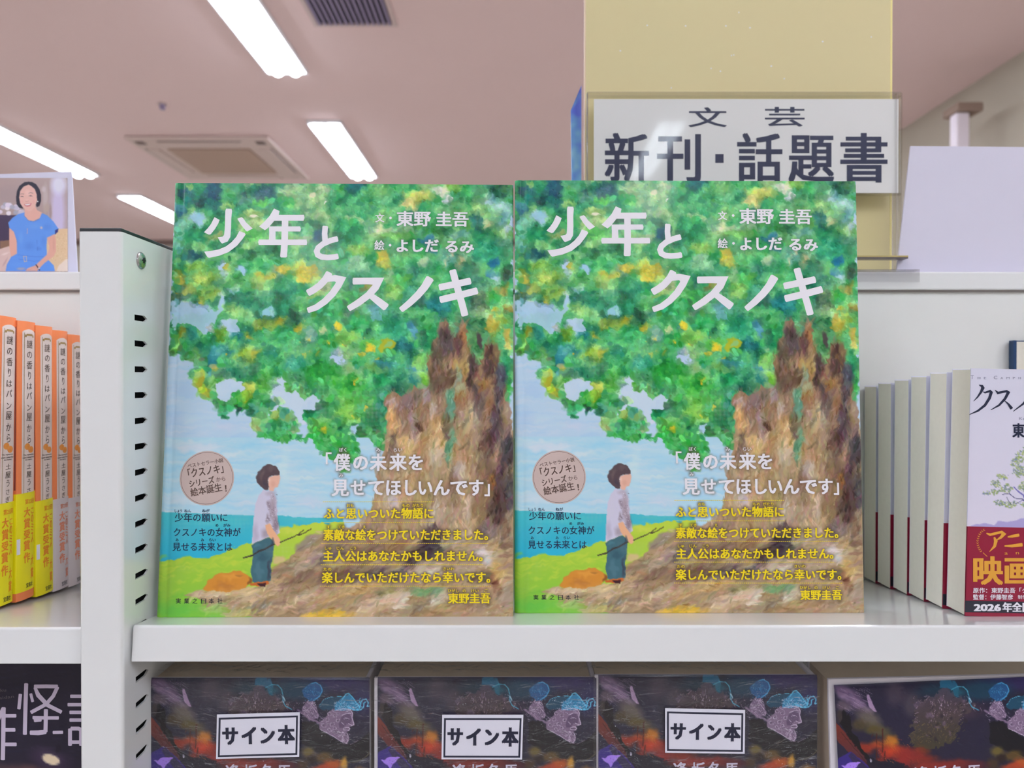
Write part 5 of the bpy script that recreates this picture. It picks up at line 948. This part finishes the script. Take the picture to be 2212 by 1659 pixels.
def sticker(par, m, c4, body_x, h):
    """white sticker with a ruled frame, corners given in photo pixels"""
    q = [hit(m, *c) for c in c4]; t = thing('price_sticker', '', 'sticker', m)
    def inset(d):
        cx = sum(p[0] for p in q) / 4; cz = sum(p[1] for p in q) / 4; out = []
        for p in q: out.append((p[0] + math.copysign(d, cx - p[0]), p[1] + math.copysign(d, cz - p[1])))
        return out
    b = MB(); b.plate(q, -.0022, -.0020); b.build('sticker_paper', M_stk, t)
    o1, o2 = inset(.0011), inset(.0022); o1 = [(x, z - (.0008 if z > q[2][1] + .01 else 0)) for x, z in o1]; o2 = [(x, z - (.0008 if z > q[2][1] + .01 else 0)) for x, z in o2]
    b = MB()
    for k in range(4): k2 = (k + 1) % 4; b.quad(*[(p[0], -.00224, p[1]) for p in (o1[k], o1[k2], o2[k2], o2[k])])
    b.build('ruled_frame', M_sink, t)
    b = MB(); mp = lambda x, y: hit(m, x, y)
    (xa, ya), (xb, yb) = body_x; tot = xb - xa
    for ch, f0, f1 in (('サ', 0, .22), ('イ', .265, .47), ('ン', .525, .725), ('本', .765, 1)):
        text(b, mp, ch, xa + tot * f0, ya + (yb - ya) * f0, xa + tot * f1, ya + (yb - ya) * f1, h, -.0023, .05)
    b.build('sticker_lettering', M_sink, t)
    return t
hA = hard('a', 'shrink-wrapped dark hardcover with a sticker, leftmost, against the upright'); hA.matrix_world = FA
hB = hard('b', 'shrink-wrapped dark hardcover with a sticker, middle of the three wrapped ones'); pB = P(815.5, 1464, DB); FB = Matrix.Translation((pB.x, DB, pB.z - HB)); hB.matrix_world = FB
hC = hard('c', 'shrink-wrapped dark hardcover with a sticker, rightmost of the three wrapped ones'); pC = P(1292.5, 1458.5, DB); FC = Matrix.Translation((pC.x, DB, FA[2][3])) @ Matrix.Diagonal((1, 1, (pC.z - FA[2][3]) / HB, 1)); hC.matrix_world = FC
s1 = sticker(hA, FA, [(471.9, 1539.7), (650, 1534.8), (648.7, 1630.5), (470, 1635.2)], ((484, 1606), (640, 1602)), 40); s1['label'] = 'white framed sticker on the leftmost dark hardcover'
s2 = sticker(hB, FB, [(956, 1540.5), (1130.5, 1540.5), (1127.5, 1636.5), (954.5, 1636)], ((967, 1607), (1120, 1608)), 40); s2['label'] = 'white framed sticker on the middle dark hardcover'
s3 = sticker(hC, FC, [(1435, 1526), (1607, 1530), (1606, 1624), (1435, 1622)], ((1446, 1594), (1597, 1597)), 38); s3['label'] = 'white framed sticker on the third dark hardcover, beside the unwrapped one'
for s_ in (s1, s2, s3): s_['group'] = 'framed white stickers on the dark hardcovers'
hD = hard('d', 'dark hardcover without wrap or sticker, its jacket shifted on white boards', film=False, edge=.0065)
pD = P(1802, 1481, DB - .0015); hD.matrix_world = Matrix.Translation((pD.x, DB - .0015, pD.z)) @ Matrix.Rotation(-math.radians(2.9), 4, 'Y') @ Matrix.Rotation(math.radians(-1.0), 4, 'Z') @ Matrix.Diagonal((1, 1, .975, 1)) @ Matrix.Translation((0, 0, -HB))
for ch in hD.children:
    if ch.name.startswith(('white_boards', 'page_block')): ch.location = (0, .0012, .0034); ch.rotation_euler = (0, math.radians(1.2), 0)

# dark book under the left shelf
mH = Matrix.Translation((-.3665, .4325, P(0, 1405, .4325).z - .2015)); mph = lambda x, y: hit(mH, x, y)
ch_ = Canvas(.128, .2015, .0011, mph, base=(34, 29, 46), seed=41, rough=1.5)
for k in range(120): ch_.blob(rng.random() * 240 - 40, 1400 + rng.random() * 300, 40, 1.6, [(26, 22, 38), (48, 40, 64), (30, 30, 54)][k % 3], -.16, .5, .8)
ch_.blob(110, 1640, 60, 30, (84, 58, 90), .2, .7, .9); ch_.blob(60, 1665, 120, 16, (110, 74, 70), .1, .7, .9); ch_.blob(109.6, 1640.5, 22, 11.5, (222, 202, 172), .28, 1, .2, warp=.2); ch_.blob(125, 1615, 8, 12, (24, 18, 34), .3, .7, .4)
t = thing('hardcover_book', 'black book with large pale hand-drawn characters under the left shelf', 'book', mH)
b = MB(); b.box(0, .128, .0002, .022, 0, .2015); b.build('cover_case', mat('black_book_case', (.03, .025, .04, 1), .4), t, bevel=.0005)
c = ch_.mesh('front_cover', print_mat('dark_cover_print', .4), t); hg = MB()
def rh(pts, wd):
    sc = (mph(100, 1500)[0] - mph(0, 1500)[0]) / 100 / 4.809; hg.ribbon([mph(x / 4.809, 1360 + y / 4.809) for x, y in pts], [v * sc for v in (wd if isinstance(wd, (list, tuple)) else [wd] * len(pts))], -.0002, .45)
for p, w_ in (([(40, 810), (38, 1000), (32, 1350)], 44), ([(60, 893), (168, 893)], 38), ([(60, 1040), (158, 1040)], 38), ([(60, 1190), (172, 1190)], 38), ([(36, 820), (-30, 960)], 40), ([(-60, 700), (-70, 1350)], 44), ([(276, 560), (268, 800), (262, 1085)], 42), ([(216, 670), (200, 822)], 36), ([(322, 665), (342, 748)], 30), ([(360, 590), (480, 588), (600, 590)], 40), ([(600, 595), (555, 690), (480, 775), (325, 858)], 38), ([(365, 600), (400, 680), (500, 785), (640, 855)], [30, 46, 42, 38]), ([(480, 830), (478, 960), (475, 1060)], 42), ([(345, 912), (500, 915), (610, 915)], 36), ([(360, 935), (430, 930)], [50, 46]), ([(318, 1068), (400, 1070), (480, 1060)], [44, 50, 44]), ([(555, 1066), (655, 1064)], 34), ([(735, 692), (990, 692)], 36), ([(708, 778), (1010, 778)], 36), ([(728, 858), (990, 858)], 36), ([(728, 938), (990, 938)], 36), ([(730, 1030), (730, 1200)], 40), ([(740, 1026), (820, 1026), (845, 1040), (845, 1200)], 40), ([(735, 1166), (850, 1166)], 36)): rh(p, w_)
hg.build('title_lettering', mat('ink_pale_mauve', L(204, 190, 212), .5), c)
b = MB(); text(b, mph, 'kwaku', -22, 1497, 14, 1494, 9, -.0002); text(b, mph, 'kaidan', -8, 1512, 31, 1508, 9, -.0002); b.build('small_lettering', mat('ink_dim', L(96, 86, 92), .5), c)

# ================================================================== ON TOP OF THE RAIL
def quad_frame(tlp, trp, blp, D, D2=None):
    return frame(P(*blp, D), P(*((trp[0]), blp[1]), D) if D2 is None else P(trp[0], blp[1], D2), P(*tlp, D))
# ---- portrait card on the left
Dc = .562; mC = Matrix.Translation((P(-190, 588, Dc).x, Dc, ZR + .0002)); mpc = lambda x, y: hit(mC, x, y)
ZO['Q'] = (0, 340, 5.53)
corner = [mpc(-190, 383), mpc(154.8, 370.2), mpc(167.5, 586.5), mpc(-190, 586.5)]; corner[2] = (corner[2][0], 0); corner[3] = (corner[3][0], 0)
t = thing('portrait_card', 'white-bordered photo card of a seated woman in a blue dress', 'photo card', mC)
b = MB(); b.plate(corner, 0, .0008); b.build('card', mat('white_card', L(222, 220, 242), .45), t)
wI = mpc(150, 580)[0]; mI = mC @ Matrix.Translation((mpc(-176, 500)[0], -.0002, 0)); mpi = lambda x, y: hit(mI, x, y)
WI = mpi(146, 480)[0]; HI = mpi(100, 384.5)[1]
ci = Canvas(WI, HI, .00036, mpi, base=(172, 150, 148), seed=51, rough=1.0)
q_ = lambda p: zz('Q', p)
def bq(items, a=.85, soft=.6, warp=.6):
    for it in items: x, y = q_([(it[0], it[1])])[0]; ci.blob(x, y, it[2] / 5.53 * 1.15, it[3] / 5.53 * 1.15, it[4], math.radians(it[5]) if len(it) > 5 else 0, a, soft, warp=warp)
bq([(150, 450, 300, 130, (166, 146, 146)), (-400, 500, 300, 300, (170, 150, 146)), (690, 700, 110, 600, (208, 198, 236)), (700, 330, 110, 130, (222, 222, 246)), (540, 480, 36, 180, (192, 178, 178)), (560, 600, 50, 60, (180, 160, 150)), (600, 650, 20, 120, (160, 140, 140)), (520, 380, 30, 40, (200, 186, 190))])
ci.poly(q_([(-1100, 680), (300, 690), (250, 1000), (0, 1090), (-1100, 1090)]), (70, 56, 84), warp=.3)
ci.poly(q_([(0, 1000), (110, 990), (110, 1080), (0, 1100)]), (150, 112, 84), a=.8)
for k in range(46): bq([(-300 + 580 * rng.random(), 560 + 110 * rng.random(), 30, 26, [(226, 214, 232), (196, 190, 208), (240, 232, 244), (168, 168, 186)][k % 4])], a=.9, soft=.3)
ci.poly(q_([(540, 860), (820, 850), (830, 1360), (540, 1360)]), (222, 192, 156), warp=.4); ci.poly(q_([(-1100, 1130), (0, 1095), (110, 1060), (230, 1070), (240, 1360), (-1100, 1360)]), (216, 186, 180), warp=.5)
for k in range(90): bq([(580 + 230 * rng.random(), 900 + 330 * rng.random(), 7, 7, (206, 170, 122) if k % 2 else (236, 212, 180))], a=.6)
ci.poly(q_([(670, 1360), (700, 1290), (780, 1220), (830, 1210), (830, 1360)]), (238, 214, 200), warp=.3)
bq([(60, 1150, 60, 14, (232, 210, 206), -20), (60, 1250, 70, 14, (196, 160, 160), -60)])
# figure in the printed photograph
ci.poly(q_([(340, 290), (290, 295), (230, 340), (200, 400), (190, 480), (196, 560), (225, 600), (270, 612), (300, 560), (420, 560), (440, 596), (470, 580), (490, 520), (490, 450), (470, 380), (430, 320), (385, 295)]), (34, 32, 52), warp=.1)
skin = (226, 180, 170); sh = (206, 152, 142)
ci.poly(q_([(290, 600), (425, 590), (440, 630), (500, 660), (480, 720), (400, 760), (330, 750), (290, 700)]), (222, 172, 160), warp=.1)
ci.poly(q_([(340, 325), (280, 350), (240, 400), (228, 480), (240, 550), (275, 600), (330, 640), (370, 640), (420, 590), (440, 520), (438, 450), (415, 380), (375, 345)]), skin, warp=.1)
bq([(330, 420, 40, 40, (240, 200, 192)), (260, 530, 20, 24, (226, 164, 158)), (400, 530, 20, 24, (226, 164, 158)), (322, 510, 26, 20, (234, 190, 182))], a=.5)
ci.line(q_([(245, 440), (262, 434), (285, 440)]), 1.1, (70, 50, 60)); ci.line(q_([(340, 430), (365, 420), (392, 428)]), 1.1, (70, 50, 60))
ci.line(q_([(245, 470), (262, 464), (280, 470)]), 1.3, (50, 36, 48)); ci.line(q_([(345, 462), (364, 456), (384, 464)]), 1.3, (50, 36, 48)); bq([(262, 470, 7, 5, (44, 30, 40)), (366, 462, 7, 5, (44, 30, 40))], a=.9)
ci.line(q_([(300, 522), (318, 528), (340, 520)]), 1.0, (190, 130, 124)); ci.poly(q_([(283, 560), (320, 550), (376, 548), (360, 580), (325, 588), (298, 580)]), (196, 96, 106), warp=0); ci.poly(q_([(292, 562), (325, 556), (366, 553), (352, 568), (322, 574), (300, 570)]), (250, 240, 240), warp=0)
ci.blob(*q_([(450, 530)])[0], 1.7, 1.7, (245, 240, 240), 0, 1, .3)
arm = (222, 168, 152)
ci.poly(q_([(112, 820), (160, 860), (200, 1000), (215, 1150), (260, 1260), (300, 1330), (300, 1358), (215, 1358), (190, 1290), (130, 1180), (108, 1050), (108, 900)]), arm, warp=.15)
dress = (98, 150, 232)
ci.poly(q_([(290, 655), (290, 700), (335, 752), (400, 762), (470, 730), (500, 665), (560, 690), (640, 770), (695, 850), (650, 925), (560, 960), (555, 1060), (560, 1180), (580, 1230), (640, 1290), (655, 1360), (65, 1360), (80, 1280), (130, 1190), (200, 1150), (200, 1000), (165, 890), (110, 840), (97, 780), (150, 720), (210, 680)]), dress, warp=.1)
ci.poly(q_([(655, 870), (697, 850), (690, 890), (655, 925)]), (46, 52, 130), warp=.1)
bq([(350, 1060, 80, 60, (86, 134, 220)), (520, 1000, 40, 80, (88, 138, 222)), (250, 960, 30, 80, (112, 164, 240)), (420, 820, 120, 40, (108, 160, 238)), (560, 830, 60, 50, (86, 136, 222)), (200, 1280, 90, 40, (104, 156, 234)), (460, 1090, 40, 30, (84, 130, 216))], a=.6, soft=.8)
ci.line(q_([(295, 705), (340, 755), (400, 766), (470, 735)]), .9, (60, 96, 180)); ci.line(q_([(325, 850), (322, 910)]), 1.4, (206, 170, 190)); ci.line(q_([(210, 1165), (400, 1185), (560, 1190)]), 1.2, (76, 122, 214)); ci.line(q_([(220, 1215), (400, 1240), (560, 1235)]), 1.2, (76, 122, 214)); ci.line(q_([(440, 990), (445, 1110)]), 1, (74, 116, 206))
for p in ([(278, 1180), (312, 1182), (318, 1242), (288, 1245), (278, 1180)],): ci.line(q_(p), 1.5, (206, 186, 170))
for a in range(5): x, y = 492 + 16 * math.cos(a * 1.256), 840 + 16 * math.sin(a * 1.256); ci.line(q_([(492, 840), (x, y)]), 1.6, (214, 196, 200))
ci.poly(q_([(560, 960), (650, 915), (668, 1000), (668, 1120), (640, 1180), (520, 1270), (440, 1358), (300, 1358), (330, 1325), (420, 1290), (560, 1160), (590, 1080)]), arm, warp=.15)
bq([(640, 1040, 16, 90, (206, 150, 136)), (250, 1330, 60, 20, (230, 178, 160)), (380, 1335, 60, 16, (234, 184, 168))], a=.5); ci.line(q_([(300, 1335), (330, 1345), (380, 1330)]), .8, (190, 130, 120))
ci.line(q_([(430, 1285), (470, 1345)]), 3.2, (58, 40, 54)); ci.blob(*q_([(460, 1322)])[0], 2.4, 2.2, (214, 206, 214), 0, 1, .3)
o = ci.mesh('printed_photo', print_mat('photo_print', .35, coat=.3), t); o.location = (mpc(-176, 500)[0], -.0002, 0)
b = MB(); b.box(.03, .1, .0008, .03, 0, .0006); b.quad((.05, .0009, .0), (.07, .0009, .0), (.07, .0009, .05), (.05, .0009, .05)); b.build('card_stand', PAPER, t)

# ---- blank white card on the right
Dw = .563; mW = Matrix.Translation((P(1938, 588, Dw).x, Dw, ZR + .0002)); f = lambda x, y: hit(mW, x, y)
c4 = [f(1967, 315.5), f(2400, 319), f(2400, 586), f(1936, 586)]; c4[2] = (c4[2][0], 0); c4[3] = (c4[3][0], 0)
t = thing('blank_card', 'large blank white card with a slanted left edge, at the right', 'card', mW)
b = MB(); b.plate(c4, 0, .0012); b.build('card_sheet', mat('white_sheet', L(222, 218, 236), .55, grain=.02, gscale=20), t)
b = MB(); b.prism_x([(.0013, 0), (.035, 0), (.0013, .06)], .05, .1); b.build('card_stand', PAPER, t)

# ---- gold board
Dg = .578; gx0, gx1 = P(1262, 300, Dg).x, P(1927, 300, Dg).x
mG = Matrix.Translation((gx0, Dg, ZR + .0032)); gw = gx1 - gx0; gh = .42
t = thing('display_board', 'tall pale gold plastic board rising behind the sign', 'board', mG)
M_gb = mat('gold_board', L(228, 214, 166), .5, spec=.2, grain=.03, gscale=8)
b = MB(); b.box(.0012, gw - .0016, 0, .0028, .0, gh); b.build('panel', M_gb, t)
b = MB(); b.box(gw - .0016, gw, -.0002, .003, 0, gh); b.build('right_edge', mat('gold_edge_glow', L(255, 236, 160), .25), t, bevel=.0002)  # right edge coloured brighter to stand in for light glowing in the acrylic
b = MB(); b.box(0, .0012, -.0002, .003, 0, gh); b.build('left_edge', mat('pale_edge', L(240, 214, 186), .25), t, bevel=.0002)
b = MB()
for x, y in ((1596, 27), (1568, 56), (1481, 56), (1580, 120), (1585, 119), (1536, 148), (1666, 143), (1882, 80), (1777, 90), (1694, 170), (1556, 154), (1340, 110), (1450, 190), (1620, 60), (1398, 55)):
    p = hit(mG, x, y); b.disc(p[0], p[1], .0005 + .0004 * rng.random(), .0007, -.00015, 6)
b.build('dust_specks', PAPER, t); t.children[-1]['kind'] = 'stuff'

# ---- clear sign holder with its printed card
Ds = .5655; mS = Matrix.Translation((P(1270, 588, Ds).x, Ds, ZR)); fs_ = lambda x, y: hit(mS, x, y)
t = thing('sign_holder', 'clear acrylic sign holder with black-lettered white card', 'sign', mS)
M_ac1 = clear_mat('clear_acrylic', (.992, .992, .985), .013, .05); M_ace = clear_mat('acrylic_edge', (.93, .93, .93), .16, .03)
x0, x1 = fs_(1268, 400)[0], fs_(1944, 400)[0]; zt, zm = fs_(1600, 203)[1], fs_(1600, 421)[1]
b = MB(); b.box(x0, x1, -.0018, -.0002, 0.003, zt); b.build('front_sheet', M_ac1, t, bevel=.0003)
b = MB(); b.box(x0, x1, .0012, .0026, 0.003, zt); b.build('back_sheet', M_ac1, t, bevel=.0003)
b = MB(); b.box(x0, x1, -.0019, .0028, zt, zt + .0010); b.box(x1 - .0005, x1 + .0007, -.0019, .0028, 0.003, zt); b.box(x1 - .0042, x1 - .0035, -.0019, .0028, .003, zt); b.box(x0, x0 + .0008, -.0019, .0028, .003, zt); b.box(x0, x1, -.0019, .0028, zt - .0026, zt - .0018); b.build('sheet_edges', M_ace, t)
zc0 = fs_(1600, 417)[1]; zc1 = fs_(1600, 214)[1]; cx0, cx1 = fs_(1283, 300)[0], fs_(1941, 300)[0]
b = MB(); b.box(cx0, cx1, 0, .001, zc0, zc1); sc_ = b.build('printed_card', mat('sign_paper', L(238, 236, 238), .45), t)
b = MB(); b.box(x0, x1, -.0019, .0028, zc0 - .0016, zc0 - .0004); b.build('card_ledge', M_ace, t)
sl_ = MB()
def ts(ch, xa, xb, yb, h, bold=.0): text(sl_, fs_, ch, xa, yb, xb, yb, h, -.00012, bold)
ts('文', 1487, 1570, 275, 43, .012); ts('芸', 1652, 1738, 273, 42, .012)
for ch, a, c in (('新', 1306, 1402), ('刊', 1419, 1514), ('話', 1592, 1690), ('題', 1703, 1802), ('書', 1815, 1917)): ts(ch, a, c, 394, 106, .022)
p = fs_(1545, 333), fs_(1563, 352); sl_.quad((p[0][0], -.00012, p[0][1]), (p[0][0], -.00012, p[1][1]), (p[1][0], -.00012, p[1][1]), (p[1][0], -.00012, p[0][1]))
o = sl_.build('sign_lettering', mat('ink_sign_navy', L(44, 50, 84), .4), sc_)
# foot of the holder: ledge and lower front lip that hangs over the rail
b = MB(); zl = fs_(1600, 560)[1]; b.box(x0, x1 + .0012, -.010, -.0018, zl, zl + .0012); b.build('foot_ledge', mat('gold_tinted_edge', L(196, 178, 120), .2), t)
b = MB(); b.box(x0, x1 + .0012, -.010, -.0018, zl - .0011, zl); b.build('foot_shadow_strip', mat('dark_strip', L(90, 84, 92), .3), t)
M_lip = clear_mat('clear_lip', (.93, .93, .94), .09, .02)
b = MB(); zb_ = fs_(1600, 622)[1]; b.box(x0, x1 + .0012, -.0260, -.0246, -.0085, .0012); b.box(x0, x1 + .0012, -.026, -.0018, .0004, .0012); b.build('clip_lip', M_lip, t, bevel=.0003)
# small blue strip left of the board
t = thing('plastic_strip', 'narrow blue iridescent plastic strip left of the gold board', 'strip')
mI2 = Matrix.Translation((P(1233, 588, .60).x, .60, ZR)); t.matrix_world = mI2; f2 = lambda x, y: hit(mI2, x, y)
m = bpy.data.materials.new('iridescent_plastic'); m.use_nodes = True; nt = m.node_tree; bs = nt.nodes['Principled BSDF']; tc = nt.nodes.new('ShaderNodeTexCoord'); no = nt.nodes.new('ShaderNodeTexNoise'); no.inputs['Scale'].default_value = 45
rp = nt.nodes.new('ShaderNodeValToRGB'); rp.color_ramp.elements[0].position = .35; rp.color_ramp.elements[0].color = L(90, 110, 225); rp.color_ramp.elements[1].position = .65; rp.color_ramp.elements[1].color = L(150, 200, 225); e = rp.color_ramp.elements.new(.5); e.color = L(110, 165, 230)
nt.links.new(tc.outputs['Object'], no.inputs['Vector']); nt.links.new(no.outputs['Fac'], rp.inputs[0]); nt.links.new(rp.outputs[0], bs.inputs['Base Color']); bs.inputs['Roughness'].default_value = .25; bs.inputs['Metallic'].default_value = .2
b = MB(); pl = [f2(1256, 184), f2(1233, 238), f2(1235, 400), f2(1240, 586), f2(1256, 586)]; pl[3] = (pl[3][0], 0); pl[4] = (pl[4][0], 0); b.plate(pl, 0, .002); b.build('strip_sheet', m, t)
bpy.data.objects.remove(_to)
